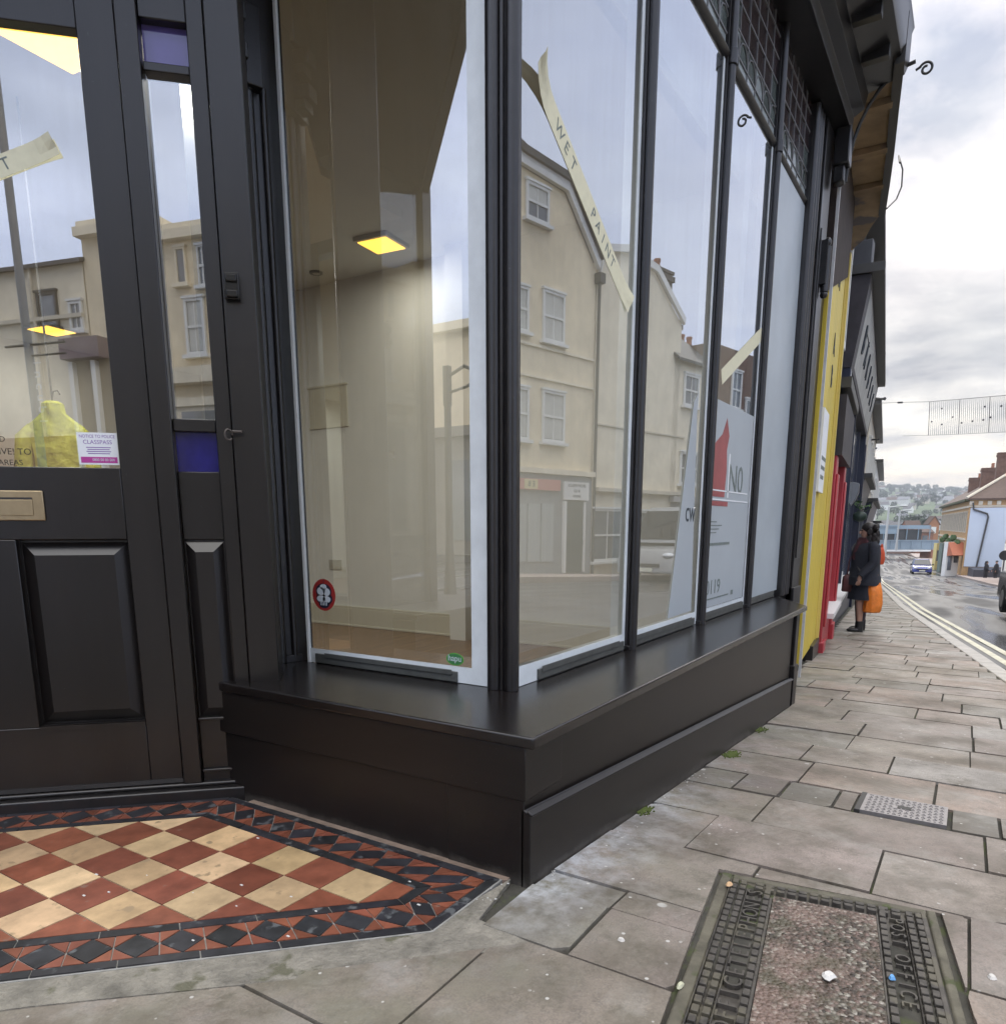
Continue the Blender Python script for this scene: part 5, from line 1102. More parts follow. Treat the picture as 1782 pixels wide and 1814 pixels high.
# ------------------------------------------------------------------ vehicles
TYRE = simple('tyre', (.018, .018, .018), .8); RIM = simple('alloy_rim', (.3, .3, .31), .35, .7) if False else M('alloy_rim', (.3, .3, .31), .35, .7); CARGL = M('car_glass', (.02, .024, .028), .05, spec=1.0); LGT = simple('headlight_glass', (.6, .62, .65), .12); PLATE = simple('number_plate', (.75, .74, .6), .5)
def vehicle(name, lab, cat, loc, rz, col, kind='car'):
    """local +x is the front"""
    t = thing(name, lab, cat, loc, rz); T = FR[t]
    if kind == 'car': L_, W, hh, bl, wr = 4.0, 1.72, 1.5, .86, .31; low = [(-2, .28), (-2.0, .62), (-1.93, .88), (-1.0, .93), (.9, .90), (1.75, .76), (1.98, .56), (2.0, .26)]; top = [(-1.78, .92), (-1.35, 1.44), (.15, 1.5), (1.05, .90)]
    else: L_, W, hh, bl, wr = 5.2, 1.95, 2.3, 1.1, .34; low = [(-2.6, .32), (-2.6, 1.2), (-1.0, 1.22), (1.5, 1.2), (2.35, 1.02), (2.58, .7), (2.6, .3)]; top = [(-2.58, 1.2), (-2.5, 2.28), (1.0, 2.3), (1.95, 1.2)]
    def shell(pts, w0, w1):
        n = len(pts); m = MB(T); m.add([(x, -w0 if z < 1.0 or kind != 'car' and z < 1.3 else -w1, z) for x, z in pts]+[(x, w0 if z < 1.0 or kind != 'car' and z < 1.3 else w1, z) for x, z in pts], [tuple(range(n)), tuple(range(n, 2*n))[::-1]]+[(i, n+i, n+(i+1) % n, (i+1) % n) for i in range(n)]); return m
    paint = M(name+'_paint_'+str(len(bpy.data.materials)), col, .25, coat=.8)
    body = shell(low, W/2, W/2-.03); build('body', body, paint, t, bevel=.06, seg=3)
    cab = shell(top, W/2-.05, W/2-.22); build('cabin', cab, paint, t, bevel=.05, seg=2)
    g = MB(T); a, b = top[3], top[2]; w = W/2-.16
    p = lambda f, y, o: (a[0]+(b[0]-a[0])*f+o*.9, y, a[1]+(b[1]-a[1])*f+o*.5)
    g.add([p(.1, -w-.04, .03), p(.1, w+.04, .03), p(.88, w-.06, .03), p(.88, -w+.06, .03), p(.1, -w-.04, -.1), p(.1, w+.04, -.1), p(.88, w-.06, -.1), p(.88, -w+.06, -.1)], [(0, 1, 2, 3), (7, 6, 5, 4), (0, 4, 5, 1), (2, 6, 7, 3), (0, 3, 7, 4), (1, 5, 6, 2)]); build('windscreen', g, CARGL, t)
    for s_ in (-1, 1):
        g = MB(T); zt = hh-.16; zb = bl+.1 if kind == 'car' else 1.3; x0, x1 = (-1.5, .75) if kind == 'car' else (.55, 1.55)
        y0, y1 = s_*(W/2-.045), s_*(W/2-.185)
        q = [(x0, y0, zb), (x1, y0, zb), (x1-.55, y1, zt if kind == 'car' else 2.0), (x0+.22, y1, zt if kind == 'car' else 2.0)]
        g.add(q+[(x, y-s_*.06, z) for x, y, z in q], [(0, 1, 2, 3), (7, 6, 5, 4), (0, 4, 5, 1), (2, 6, 7, 3), (0, 3, 7, 4), (1, 5, 6, 2)]); build('side_window', g, CARGL, t)
        m = MB(T); m.ell((.85 if kind == 'car' else 1.5, s_*(W/2+.1), bl+.12 if kind == 'car' else 1.35), .08, .11, .08 if kind == 'car' else .16, 10, 6); build('wing_mirror', m, simple('black_plastic', (.02, .02, .02), .5), t)
        for xw in (-L_*.31, L_*.32):
            m = MB(T); yw = s_*(W/2-.09); m.tube([(xw, yw-.1, wr), (xw, yw+.1, wr)], wr, 20); o = build('wheel', m, TYRE, t, bevel=.02)
            m = MB(T); m.tube([(xw, yw-.107, wr), (xw, yw+.107, wr)], wr*.62, 14); build('rim', m, RIM, o)
        m = MB(T); m.ell((L_/2-.13, s_*(W/2-.26), .66 if kind == 'car' else .85), .14, .19, .09, 10, 6); build('headlight', m, LGT, t)
    m = MB(T); m.box(L_/2-.02, L_/2+.025, -.26, .26, .36, .47); build('number_plate', m, PLATE, t)
    m = MB(T); m.box(L_/2-.04, L_/2+.015, -.5, .5, .5, .6); build('grille', m, TYRE, t); return t
c = gnd(1613, 1006); c = V((86, yk(86)-4.6, zr(86, yk(86)-4.6)))
vehicle('car', 'small blue car with headlights coming up the distant road', 'car', tuple(c), radians(180+6.5), (.025, .045, .24))
c = gnd(1776, 1103); vehicle('parked_car', 'black car cut off by the right edge with its wheel showing', 'car', (c.x+1.05, c.y-1.02, zr(c.x, c.y)), radians(187), (.012, .012, .014))
# the white van standing across the street (seen only in the glass)
def mirror_front(px, py):
    r = ray(px, py); r.y = -r.y; return V((0, 2*YG, CAMZ)), r
def rf_ground(px, py):
    C, r = mirror_front(px, py); lo, hi = .001, .1
    for _ in range(60):
        m = (lo+hi)/2; q = C+r*m
        if q.z > zr(q.x, q.y): lo = m
        else: hi = m
    return C+r*lo
c = rf_ground(1192, 1040)
vehicle('delivery_van', 'white panel van standing at the opposite kerb', 'van', (c.x+3.4, c.y-.9, zr(c.x, c.y)), radians(187), (.34, .345, .35), 'van')

# ------------------------------------------------------------------ far right: gable end terrace, small shops, bridge
tc = at_depth(1703, 1012, 68); gz_ = zg(tc.x)-.05; ang = radians(5.5)
ter = thing('terrace', 'terrace with pale blue gable end, ochre brick front and brown tiled roof', 'building', (tc.x, tc.y, gz_), ang)
T = FR[ter] @ Matrix.Diagonal((1, 1, 1, 1))            # u up the street away, v left = towards the road
PBL = M('pale_blue_render', (.50, .56, .64), .8, var=.04, vs=.8); CHB = M('brown_chimney_brick', (.15, .085, .06), .85, var=.3, vs=5, bump=.4, bs=30); MOSSY = M('mossy_gutter', (.06, .07, .03), .8, var=.4, vs=3)
H_E, H_R, DP = 7.0, 9.6, 7.6
mb = MB(T); mb.box(0, 34, -DP, 0, -.6, H_E); build('brick_wall', mb, YBRK, ter)
mb = MB(T); mb.box(-.06, -.004, -DP+.05, -.12, .9, H_E-.75); build('blue_gable_render', mb, PBL, ter, label='pale blue rendered gable end wall')
mb = MB(T); mb.box(-.09, -.004, -DP, .05, H_E-.68, H_E-.55); mb.box(-.1, -.004, -DP, .05, H_E-.06, H_E+.08)
for k in range(11): mb.box(-.1, -.004, -DP+.3+k*.7, -DP+.62+k*.7, H_E-.5, H_E-.15)
build('corbel_course', mb, STN, ter)
mb = MB(T); sl = (H_R-H_E)/(DP/2)
hip = 5.0                                             # the near end of the roof is hipped
rv = [(-.25, .3, H_E-.05), (34.2, .3, H_E-.05), (34.2, -DP-.3, H_E-.05), (-.25, -DP-.3, H_E-.05), (hip, -DP/2, H_R+.1), (34.2, -DP/2, H_R+.1)]
mb.add(rv+[(x, y, z+.14) for x, y, z in rv], [(6, 7, 11, 10), (7, 8, 11), (8, 9, 10, 11), (9, 6, 10), (0, 4, 5, 1), (1, 5, 2), (2, 5, 4, 3), (3, 4, 0), (0, 1, 7, 6), (1, 2, 8, 7), (2, 3, 9, 8), (3, 0, 6, 9)]); build('roof', mb, TILES, ter)
mb = MB(T); mb.tube([(-.25, .3, H_E+.12), (hip, -DP/2, H_R+.28)], .13, 6); mb.tube([(hip, -DP/2, H_R+.28), (34, -DP/2, H_R+.28)], .11, 6); build('ridge_tiles', mb, STN, ter)
mb = MB(T); mb.box(-.1, 34, .05, .42, H_E-.16, H_E+.02); build('eaves_gutter', mb, MOSSY, ter)
mb = MB(T); mb.tube([(-.15, -.25, H_E-.3), (-.15, -.35, H_E-.9), (-.15, -1.45, H_E-1.3), (-.15, -1.55, H_E-1.6), (-.15, -1.1, .6)], .075, 8); build('downpipe', mb, GUT, ter)
for u, v, z1, w, p in ((6.5, -DP/2+.1, H_R+1.9, 2.6, 4), (13, -DP/2+1.0, H_R+.9, 1.9, 3), (20, -DP/2+1.4, H_R+.3, 1.9, 2), (1.4, -DP+.6, H_R+1.9, 2.0, 3)): chimney(ter, T, u, v, H_E, z1, 1.0, w, p, CHB)
for k in range(9):
    for j, u in enumerate((.6+k*3.7, 2.2+k*3.7)):
        window(ter, T, u, u+1.15, 4.0, 5.9, v=.012, sash=False, frame_m=STN, sill=False)
        if k > 1: window(ter, T, u, u+1.15, .8, 2.6, v=.012, sash=False, frame_m=STN, sill=False)
for z in (3.3, 6.25): mb = MB(T); mb.box(0, 34, .001, .12, z, z+.18); build('string_course', mb, STN, ter)
mb = MB(T)
for k in range(5): u = 1.0+k*4.6; mb.ell((u, .55, 3.0+.4*(k % 2)), .3, .3, .35, 8, 5, jit=.2)
build('window_flowers', mb, LEAF, ter)
mb = MB(T); mb.box(-4.5, -.1, -DP-2, -.5, -.6, .85); lw_ = build('low_wall', mb, simple('dark_grey_wall', (.05, .052, .065), .7), loc=tuple(T @ V((-2, -3, 0)))); tag(lw_, 'low dark grey wall in front of the pale blue gable', 'wall')
# little white shop with orange awning and the yellow front beside it
def small_front(name, lab, px0, px1, pyb, pyt, d, mat, extra=None):
    a, b, tp = at_depth(px0, pyb, d), at_depth(px1, pyb, d), at_depth(px0, pyt, d); dr = V((b.x-a.x, b.y-a.y, 0)); w = dr.length; dr.normalize(); nn = V((-FW.x, -FW.y, 0)).normalized()
    t = thing(name, lab, 'shop building', tuple(a)); T = frame(a, dr, nn, Z); h = tp.z-a.z
    mb = MB(T); mb.box(0, w, -.6, 0, -.6, h); build('wall', mb, mat, t); return t, T, w, h
t, T, w, h = small_front('awning_shop', 'small white shopfront with an orange awning at the foot of the terrace', 1674, 1696, 1010, 960, 69, RENW)
mb = MB(T); mb.add([(.0, .0, h-.0), (w+.2, 0, h), (w+.2, .9, h-1.2), (0, .9, h-1.2), (0, 0, h-1.3), (w+.2, 0, h-1.3)], [(0, 1, 2, 3), (0, 3, 4), (1, 5, 2), (3, 2, 5, 4), (0, 4, 5, 1)]); build('awning', mb, M('orange_awning', (.42, .14, .075), .7), t)
mb = MB(T); mb.box(.15, .5, .005, .05, 0, 1.9); mb.box(.7, w-.1, .005, .05, .7, 1.8); build('door_and_window', mb, WGL, t)
t, T, w, h = small_front('yellow_house', 'narrow pale yellow house past the awning shop', 1655, 1664, 1006, 962, 84, M('pale_yellow_render', (.66, .55, .24), .8))
mb = MB(T); mb.box(.1, .45, .005, .05, .8, 2.0); build('window', mb, WGL, t)
t, T, w, h = small_front('green_shop', 'narrow grey green shop between the yellow house and the awning shop', 1665, 1674, 1007, 962, 78, M('grey_green_paint', (.16, .20, .17), .7))
mb = MB(T); mb.box(.1, w-.1, .005, .05, .2, 1.9); build('shop_window', mb, WGL, t)
# nearest right-hand building edge: white door frame, cream brick above, round black lamp
a = at_depth(1770, 1037, 50); t = thing('corner_house', 'cream brick corner house with white door surround cut off by the right edge', 'building', (a.x, a.y, zg(a.x)), 0); q = FR[t]
hz = at_depth(1770, 862, 50).z-zg(a.x)
mb = MB(q); mb.box(1.2, 9, -8, -.3, -.5, hz); build('wall', mb, YBRK, t); mb = MB(q); mb.box(.6, 1.15, -8, -.02, 2.1, 2.75); mb.box(.6, 1.15, -.5, -.02, -.5, 2.1); mb.box(.8, 1.18, -2.5, -.7, -.3, 2.05); build('door_surround', mb, RENW, t); mb = MB(q); mb.box(1.0, 1.19, -.69, -.52, -.5, 2.1); build('door_opening', mb, GUT, t)
mb = MB(q); mb.box(1.1, 1.2, -.42, -.28, 2.8, hz); build('quoin', mb, STN, t)
rl_ = at_depth(1780, 984, 47); mb = MB(); mb.tube([tuple(rl_), tuple(rl_+V((.08, 0, 0)))], .32, 18); mb.tube([(rl_.x+.12, rl_.y, zg(rl_.x)-.3), (rl_.x+.12, rl_.y, rl_.z+.3)], .04, 8); tag(build('round_sign', mb, simple('sign_back_black', (.014, .014, .016), .6), loc=(rl_.x, rl_.y, zg(rl_.x))), 'black round sign on a pole at the right edge', 'sign')
BLKC = simple('black_clothes', (.014, .014, .018), .85); PANTS = simple('dark_trousers', (.02, .021, .03), .85)
p = gnd(1743, 1028); p = at_depth(1744, 1029, 62); gz2 = p.z
person('person', 'dark clothed person on the left of the pair walking below the blue gable', (p.x, p.y, gz2), radians(-100), 1.68, BLKC, .55, PANTS, hair=True, scale_w=1.15)
p = at_depth(1762, 1030, 62); person('person', 'dark clothed person in a cap on the right of the pair below the blue gable', (p.x, p.y, p.z), radians(95), 1.76, BLKC, .6, PANTS, hair=False, hat=True)
# bridge
BRB = M('pale_blue_steel', (.21, .27, .31), .5, var=.1, vs=.5); b0, b1 = at_depth(1560, 966, 118), at_depth(1660, 968, 118); dr = (b1-b0); dr.z = 0; wL = dr.length; dr.normalize(); nn = V((dr.y, -dr.x, 0)); bz = b0.z
brg = thing('railway_bridge', 'pale blue railway bridge crossing the end of the street', 'bridge', (b0.x, b0.y, zg(b0.x))); T = frame((b0.x, b0.y, bz), dr, nn, Z)
mb = MB(T); mb.box(-8, wL+3, -3, 0, -.7, .75); 
for k in range(12): mb.box(-7+k*1.7, -6.85+k*1.7, 0, .12, -.65, .7)
mb.box(-8, wL+3, 0, .15, .7, .85); build('girder', mb, BRB, brg)
mb = MB(T); mb.box(-8, wL+3, .02, .12, -1.0, -.72); build('warning_strip', mb, RENW, brg)
mb = MB(T); mb.box(-8, -2.5, -3, .3, -6, -.71); mb.box(wL-1.0, wL+3, -3, .3, -6, -.71); build('abutment', mb, BRK, brg)
mb = MB(T)
for k in range(9): mb.box(-4+k*1.9, -3.9+k*1.9, -2.9, -2.75, .86, 3.2)
mb.box(-6, wL, -2.9, -2.7, 2.6, 3.2); mb.box(-5, 3.8, -2.8, -2.7, 1.8, 3.0); build('station_canopy', mb, BRB, brg)
mb = MB(T); mb.box(-5, wL-1, -3.6, -3.1, .8, 2.5); build('dark_shelter', mb, GUT, brg)
# houses just behind the bridge
def far_house(name, lab, px, pyb, pye, pyr, d, wpx, mat, roof, gab=False, group=None):
    a = at_depth(px-wpx/2, pyb, d); b = at_depth(px+wpx/2, pyb, d); dr = V((b.x-a.x, b.y-a.y, 0)); w = dr.length; dr.normalize(); nn = V((dr.y, -dr.x, 0))
    t = thing(name, lab, 'house', tuple(a), 0, group); T = frame(a, dr, nn, Z); ze = at_depth(px, pye, d).z-a.z; zr2 = at_depth(px, pyr, d).z-a.z
    gable_block(t, T, 0, w, w*.8, -6, ze, zr2, mat, roof, front_gable=gab)
    n = max(1, int(w/3))
    for k in range(n): mb = MB(T); u = w*(k+.5)/n; mb.box(u-.5, u+.5, .005, .06, ze-1.9, ze-.6); build('window', mb, WFR if gab else WGL, t)
    return t, T, w
far_house('brick_house', 'orange brick gabled house with white bargeboards behind the bridge', 1651, 960, 928, 915, 150, 19, M('orange_brick', (.36, .17, .09), .85), TILES, True)
far_house('tiled_house', 'low house with a broad brown roof behind the bridge', 1617, 958, 934, 923, 165, 26, BRK, TILES)
far_house('station_building', 'long low station building with a shallow brown roof left behind the bridge', 1588, 965, 945, 932, 140, 46, M('brown_brick', (.20, .13, .10), .85), TILES, True)
far_house('brown_house', 'dark brown roofed house beside the orange brick gable', 1637, 962, 943, 937, 142, 30, BRK, TILES)
# ------------------------------------------------------------------ hill with houses and woods
HX = V((cos(radians(5.2)), sin(radians(5.2)), 0)); HY = V((-HX.y, HX.x, 0))
def hz_(s_, l):
    q = max(0, min(1, (s_-260)/1240)); q = q*q*(3-2*q)
    return -4.6+q*(54+9*sin(l*.006+1.1)+4*sin(l*.021))+3.5*sin(s_*.011+l*.007)*min(1, max(0, (s_-300)/300))
HILL = M('hill_meadow', (.075, .105, .048), .95, var=.35, vs=.012)
mb = MB(); sg = [150, 250, 330, 420, 520, 640, 780, 920, 1060, 1200, 1350, 1500, 1700, 2200]; lg = [-900+75*i for i in range(25)]
for i in range(len(sg)-1):
    for j in range(len(lg)-1):
        mb.quad(*[tuple(HX*s_+HY*l+Z*hz_(s_, l)) for s_, l in ((sg[i], lg[j]), (sg[i+1], lg[j]), (sg[i+1], lg[j+1]), (sg[i], lg[j+1]))])
struct('hill', mb, HILL, smooth=True)
mb = MB(); mb.quad((-400, -400, 9.5-4), (-60, -400, 1.5), (-60, 400, 1.5), (-400, 400, 5.5)); mb.quad((-60, -400, 1.5), (0, -400, -.6), (0, -16, -.6), (-60, -16, 1.5)); mb.quad((0, -400, -.6), (160, -400, -5.2), (160, -14, -5.2), (0, -16, -.6)); mb.quad((50, 14, -3.4), (160, 20, -5.0), (160, 300, -5.0), (50, 300, -3.4)); mb.quad((160, -900, -5.1), (420, -900, -5.3), (420, 900, -5.3), (160, 900, -5.1))
struct('ground', mb, GROUND)
rh = random.Random(17)
hm = [RENW, M('pale_far_render', (.56, .55, .52), .85), BRK, STN]; hr_ = [ROOFS, M('grey_far_roof', (.2, .2, .21), .8), TILES]
protos = []
for k in range(4):
    t = thing('hill_house', 'small pale house among others scattered over the far hillside', 'house', (0, 0, 0), 0, 'small houses on the far hill'); T = FR[t]; wd = (9, 13, 17, 8)[k]
    gable_block(t, T, -wd/2, wd/2, 8, -4, 4.8, 8, hm[k % 4] if k != 2 else hm[1], hr_[k % 3], over=.4)
    mb = MB(T)
    for u in range(int(-wd/2)+1, int(wd/2), 3): mb.box(u, u+1.2, .01, .1, .8, 2.0); mb.box(u, u+1.2, .01, .1, 3.2, 4.3)
    build('window', mb, WGL, t); protos.append(t)
used = [False]*4
for r, (s_, n, l0, l1) in enumerate(((400, 8, -46, 44), (470, 9, -46, 50), (540, 10, -60, 60), (640, 13, -70, 70), (740, 14, -80, 80), (840, 15, -90, 85), (940, 13, -95, 60), (1040, 10, -90, 50), (1140, 8, -90, 50))):
    for k in range(n):
        l = l0+(l1-l0)*(k+rh.uniform(.1, .9))/n; s2 = s_+rh.uniform(-25, 25); i = rh.randrange(4); o = protos[i]
        if used[i]: o = copy_tree(o)
        used[i] = True; q = HX*s2+HY*l; o.location = (q.x, q.y, hz_(s2, l)); o.rotation_euler = (0, 0, radians(-84)+rh.uniform(-.5, .5)); sc = rh.uniform(.5, .8); o.scale = (sc, sc, sc)
FOL = M('wood_foliage', (.055, .072, .045), .9, var=.5, vs=.15); TRK = simple('tree_trunk', (.05, .04, .03), .9)
tp = []
for k in range(3):
    t = thing('hill_tree', 'dark round tree among others dotted over the far hillside', 'tree', (0, 0, 0), 0, 'trees on the far hill'); T = FR[t]; rr = random.Random(30+k); mb = MB(T)
    for _ in range(420):
        a, b, q = rr.uniform(0, 2*pi), rr.uniform(-.8, 1), rr.uniform(.55, 1.05)+.15*sin(3*k); R_ = 4.6*q; c = V((R_*cos(a)*sqrt(max(0, 1-b*b)), R_*sin(a)*sqrt(max(0, 1-b*b)), 7+3.6*b*q+.6*sin(a*3+k))); s_ = rr.uniform(.5, 1.1)
        mb.add([c+V((rr.uniform(-s_, s_), rr.uniform(-s_, s_), rr.uniform(-s_, s_))) for _ in range(3)], [(0, 1, 2)])
    build('crown', mb, FOL, t); mb = MB(T); mb.tube([(0, 0, -2), (.1, 0, 3), (0, .2, 7)], [.5, .35, .15], 7)
    for a in range(4): mb.tube([(0, 0, 3), (2*cos(a*1.7), 2*sin(a*1.7), 6.5)], [.2, .06], 5)
    build('trunk', mb, TRK, t); tp.append(t)
usedt = [False]*3
for s_, n, l0, l1 in ((330, 7, -30, 34), (470, 11, -46, 30), (580, 14, -70, 55), (700, 16, -75, 60), (820, 20, -85, 70), (940, 22, -90, 60), (1060, 26, -95, 40), (1180, 30, -100, 30), (1330, 34, -110, 20), (1480, 30, -120, 10)):
    for k in range(n):
        l = l0+(l1-l0)*(k+rh.uniform(.1, .9))/n; s2 = s_+rh.uniform(-45, 45); i = rh.randrange(3); o = tp[i]
        if usedt[i]: o = copy_tree(o)
        usedt[i] = True; q = HX*s2+HY*l; o.location = (q.x, q.y, hz_(s2, l)-1.5); sc = rh.uniform(.45, 1.0); o.scale = (sc, sc, sc*rh.uniform(.8, 1.1)); o.rotation_euler = (0, 0, rh.uniform(0, 6))

# ------------------------------------------------------------------ across the street, seen in the front panes
QK = 1.1; QA = radians(12); dQ = V((cos(QA), sin(QA), 0)); nQ = V((-dQ.y, dQ.x, 0))
Q0 = V((18.5*QK, 2*YG-(2*YG+7.2)*QK+(2*1.32-2*YG)*0, 0))
TQ = frame(Q0, dQ, nQ, Z)
def uz(px, py):
    C, r = mirror_front(px, py); s_ = (Q0-C).dot(nQ)/r.dot(nQ); X = C+r*s_; return (X-Q0).dot(dQ), X.z
ZQ = uz(985, 1030)[1]-.05
CRA = M('cream_stucco', (.76, .65, .46), .85, var=.15, vs=1.6, bump=.3, bs=14); CRB = M('pale_cream_stucco', (.77, .69, .53), .85, var=.14, vs=1.4, bump=.3, bs=14)
SLATE = M('dark_slate', (.055, .055, .058), .6, var=.25, vs=5)
def facade(name, lab, pts, dep, mat, extra_low=1.2):
    """wall whose outline (left to right along the top) is given as u,z points"""
    t = thing(name, lab, 'building', tuple(Q0+dQ*pts[0][0]+Z*ZQ), QA); n = len(pts)+2
    pl = [(pts[0][0], ZQ-extra_low)]+list(pts)+[(pts[-1][0], ZQ-extra_low)]
    mb = MB(TQ); mb.add([(u, 0, z) for u, z in pl]+[(u, -dep, z) for u, z in pl], [tuple(range(n)), tuple(range(n, 2*n))[::-1]]+[(i, n+i, n+(i+1) % n, (i+1) % n) for i in range(n)]); build('wall', mb, mat, t); return t
def w_at(t, p, q, v=0, **k): (u0, z1), (u1, z0) = uz(*p), uz(*q); window(t, TQ, u0, u1, z0, z1, v=v, **k)
k0, k1, k2 = uz(918, 290), uz(1000, 340), uz(1056, 478)
apex = (k0[0]-2.0, k0[1]+.55); lft = (apex[0]-2.2, k1[1]); 
bA = facade('gambrel_building', 'tall cream stucco building with kinked white bargeboards across the street', [(lft[0]-1.3, k2[1]), lft, apex, k0, k1, k2], 9, CRA)
mb = MB(TQ); ol = [(lft[0]-1.3, k2[1]), lft, apex, k0, k1, k2]
for p, q in zip(ol, ol[1:]): mb.add([(p[0], .03, p[1]), (q[0], .03, q[1]), (q[0]+.06, .03, q[1]+.26), (p[0]+.06, .03, p[1]+.26), (p[0], .16, p[1]), (q[0], .16, q[1]), (q[0]+.06, .16, q[1]+.26), (p[0]+.06, .16, p[1]+.26)], [(0, 1, 2, 3), (7, 6, 5, 4), (0, 4, 5, 1), (2, 6, 7, 3), (0, 3, 7, 4), (1, 5, 6, 2)])
build('bargeboard', mb, RENW, bA)
mb = MB(TQ)
for p, q in zip(ol, ol[1:]): mb.add([(p[0]+.04, .25, p[1]+.24), (q[0]+.04, .25, q[1]+.24), (q[0]+.1, .25, q[1]+.42), (p[0]+.1, .25, p[1]+.42), (p[0]+.04, -9, p[1]+.24), (q[0]+.04, -9, q[1]+.24), (q[0]+.1, -9, q[1]+.42), (p[0]+.1, -9, p[1]+.42)], [(0, 1, 2, 3), (7, 6, 5, 4), (0, 4, 5, 1), (2, 6, 7, 3), (0, 3, 7, 4), (1, 5, 6, 2)])
build('roof', mb, SLATE, bA)
for p, q in (((930, 318), (970, 402)), ((960, 511), (997, 612)), ((959, 690), (997, 786)), ((905, 500), (934, 590)), ((905, 682), (934, 780)), ((870, 490), (890, 580)), ((868, 680), (890, 775))): w_at(bA, p, q, v=.02, blind=1+(p[0]+p[1]) % 2)
mb = MB(TQ); z1 = uz(980, 615)[1]-.12; z2 = uz(980, 838)[1]; u1 = uz(1050, 632)[0]
mb.box(lft[0]-1.3, u1, .0, .06, z1, z1+.07); mb.box(lft[0]-1.3, u1, .0, .22, z2-.05, z2+.1); mb.box(lft[0]-1.3, u1, 0, .07, z2+2.6, z2+2.66); build('string_course', mb, CRB, bA)
mb = MB(TQ); up, zt = uz(1057, 486); mb.tube([(up, .12, zt), (up, .1, ZQ)], .05, 8); mb.box(up-.13, up+.13, .02, .25, zt-.28, zt); build('downpipe', mb, GUT, bA)
mb = MB(TQ); u0, zz = uz(922, 870); mb.box(lft[0]-1.2, up-.15, .02, .12, ZQ, z2-.06); build('shop_front', mb, simple('grey_shop_paint', (.26, .27, .27), .6), bA)
(ua, za), (ub, zb) = uz(918, 847), uz(984, 870); mb = MB(TQ); mb.box(ua-.8, ub, .12, .2, zb, za); o = build('fascia_sign', mb, simple('pink_sign', (.55, .22, .19), .6), bA); mb = MB(TQ); mb.box(ua+.05, ua+.62, .2, .21, zb+.02, za-.02); build('yellow_sign_panel', mb, simple('yellow_panel', (.66, .58, .32), .6), o)
mb = MB(TQ); mb.text('E B', .22, frame((ua+.34, .215, (za+zb)/2), (-1, 0, 0), Z, (0, 1, 0)), ext=.002, align='CENTER'); build('sign_lettering', mb, INK, o)
(ua, za), (ub, zb) = uz(991, 853), uz(1034, 887); mb = MB(TQ); mb.box(ua, ub, .14, .2, zb, za); o = build('door_sign', mb, RENW, bA); mb = MB(TQ); cu = (ua+ub)/2; cz_ = (za+zb)/2
for tx, dz, s_ in (('BROWNFIELDS', .16, .13), ('& CO', .0, .12), ('OFFICES', -.16, .1)): mb.text(tx, s_, frame((cu, .205, cz_+dz), (-1, 0, 0), Z, (0, 1, 0)), ext=.002, align='CENTER')
build('sign_lettering', mb, INK, o)
(ua, za), (ub, zb) = uz(991, 888), uz(1026, 1012); mb = MB(TQ); mb.box(ua, ua+.1, .12, .22, zb, za); mb.box(ub-.06, ub, .12, .22, zb, za); o = build('door_frame', mb, RENW, bA)
mb = MB(TQ); zc2 = zb+(za-zb)*.42; mb.box(ua+.1, ub-.06, .12, .16, zb, za); mb.box(ua+.1, ub-.06, .16, .18, zc2-.06, zc2+.06); build('door', mb, simple('grey_green_door', (.075, .09, .085), .5), bA)
mb = MB(TQ)
for i in range(3): (a_, zt1), (b_, zb1) = uz(905+24*i, 892), uz(925+24*i, 1000); mb.box(a_, b_, .12, .15, zb1+.1, zt1); 
build('shop_window', mb, simple('pale_shop_glass', (.40, .42, .41), .15), bA)
# second gable
apx, sl1, sl2 = uz(1108, 440), uz(1160, 482), uz(1208, 575); e0 = (up+.02, uz(1060, 470)[1]-.3)
bB = facade('cream_gable_building', 'pale cream gabled house beside the downpipe across the street', [e0, (e0[0]+.3, apx[1]-.35), (apx[0], apx[1]-.1), sl1, sl2], 9, CRB); ol = [e0, (e0[0]+.3, apx[1]-.35), (apx[0], apx[1]-.1), sl1, sl2]
mb = MB(TQ)
for p, q in zip(ol, ol[1:]): mb.add([(p[0], .03, p[1]-.02), (q[0], .03, q[1]-.02), (q[0]+.04, .03, q[1]+.2), (p[0]+.04, .03, p[1]+.2), (p[0], .14, p[1]-.02), (q[0], .14, q[1]-.02), (q[0]+.04, .14, q[1]+.2), (p[0]+.04, .14, p[1]+.2)], [(0, 1, 2, 3), (7, 6, 5, 4), (0, 4, 5, 1), (2, 6, 7, 3), (0, 3, 7, 4), (1, 5, 6, 2)])
build('bargeboard', mb, RENW, bB)
mb = MB(TQ); mb.add([(e0[0]-.2, -1, apx[1]-.1), (apx[0]+.6, -1, apx[1]-.1), (apx[0]+.1, -4, apx[1]+1.2), (e0[0]+.3, -4, apx[1]+1.2), (e0[0]-.2, -9, apx[1]-.1), (apx[0]+.6, -9, apx[1]-.1)], [(0, 1, 2, 3), (3, 2, 5, 4), (0, 3, 4), (1, 5, 2)]); build('roof', mb, SLATE, bB)
w_at(bB, (1046, 901), (1096, 992), v=.06); mb = MB(TQ); z3 = uz(1070, 868)[1]; u9 = uz(1206, 880)[0]; mb.box(up+.1, u9, .0, .2, z3-.06, z3+.06); mb.box(up+.1, u9, .0, .05, z3+2.0, z3+2.05); build('string_course', mb, STN, bB)
w_at(bB, (1128, 905), (1155, 1010), v=.06, sash=False)
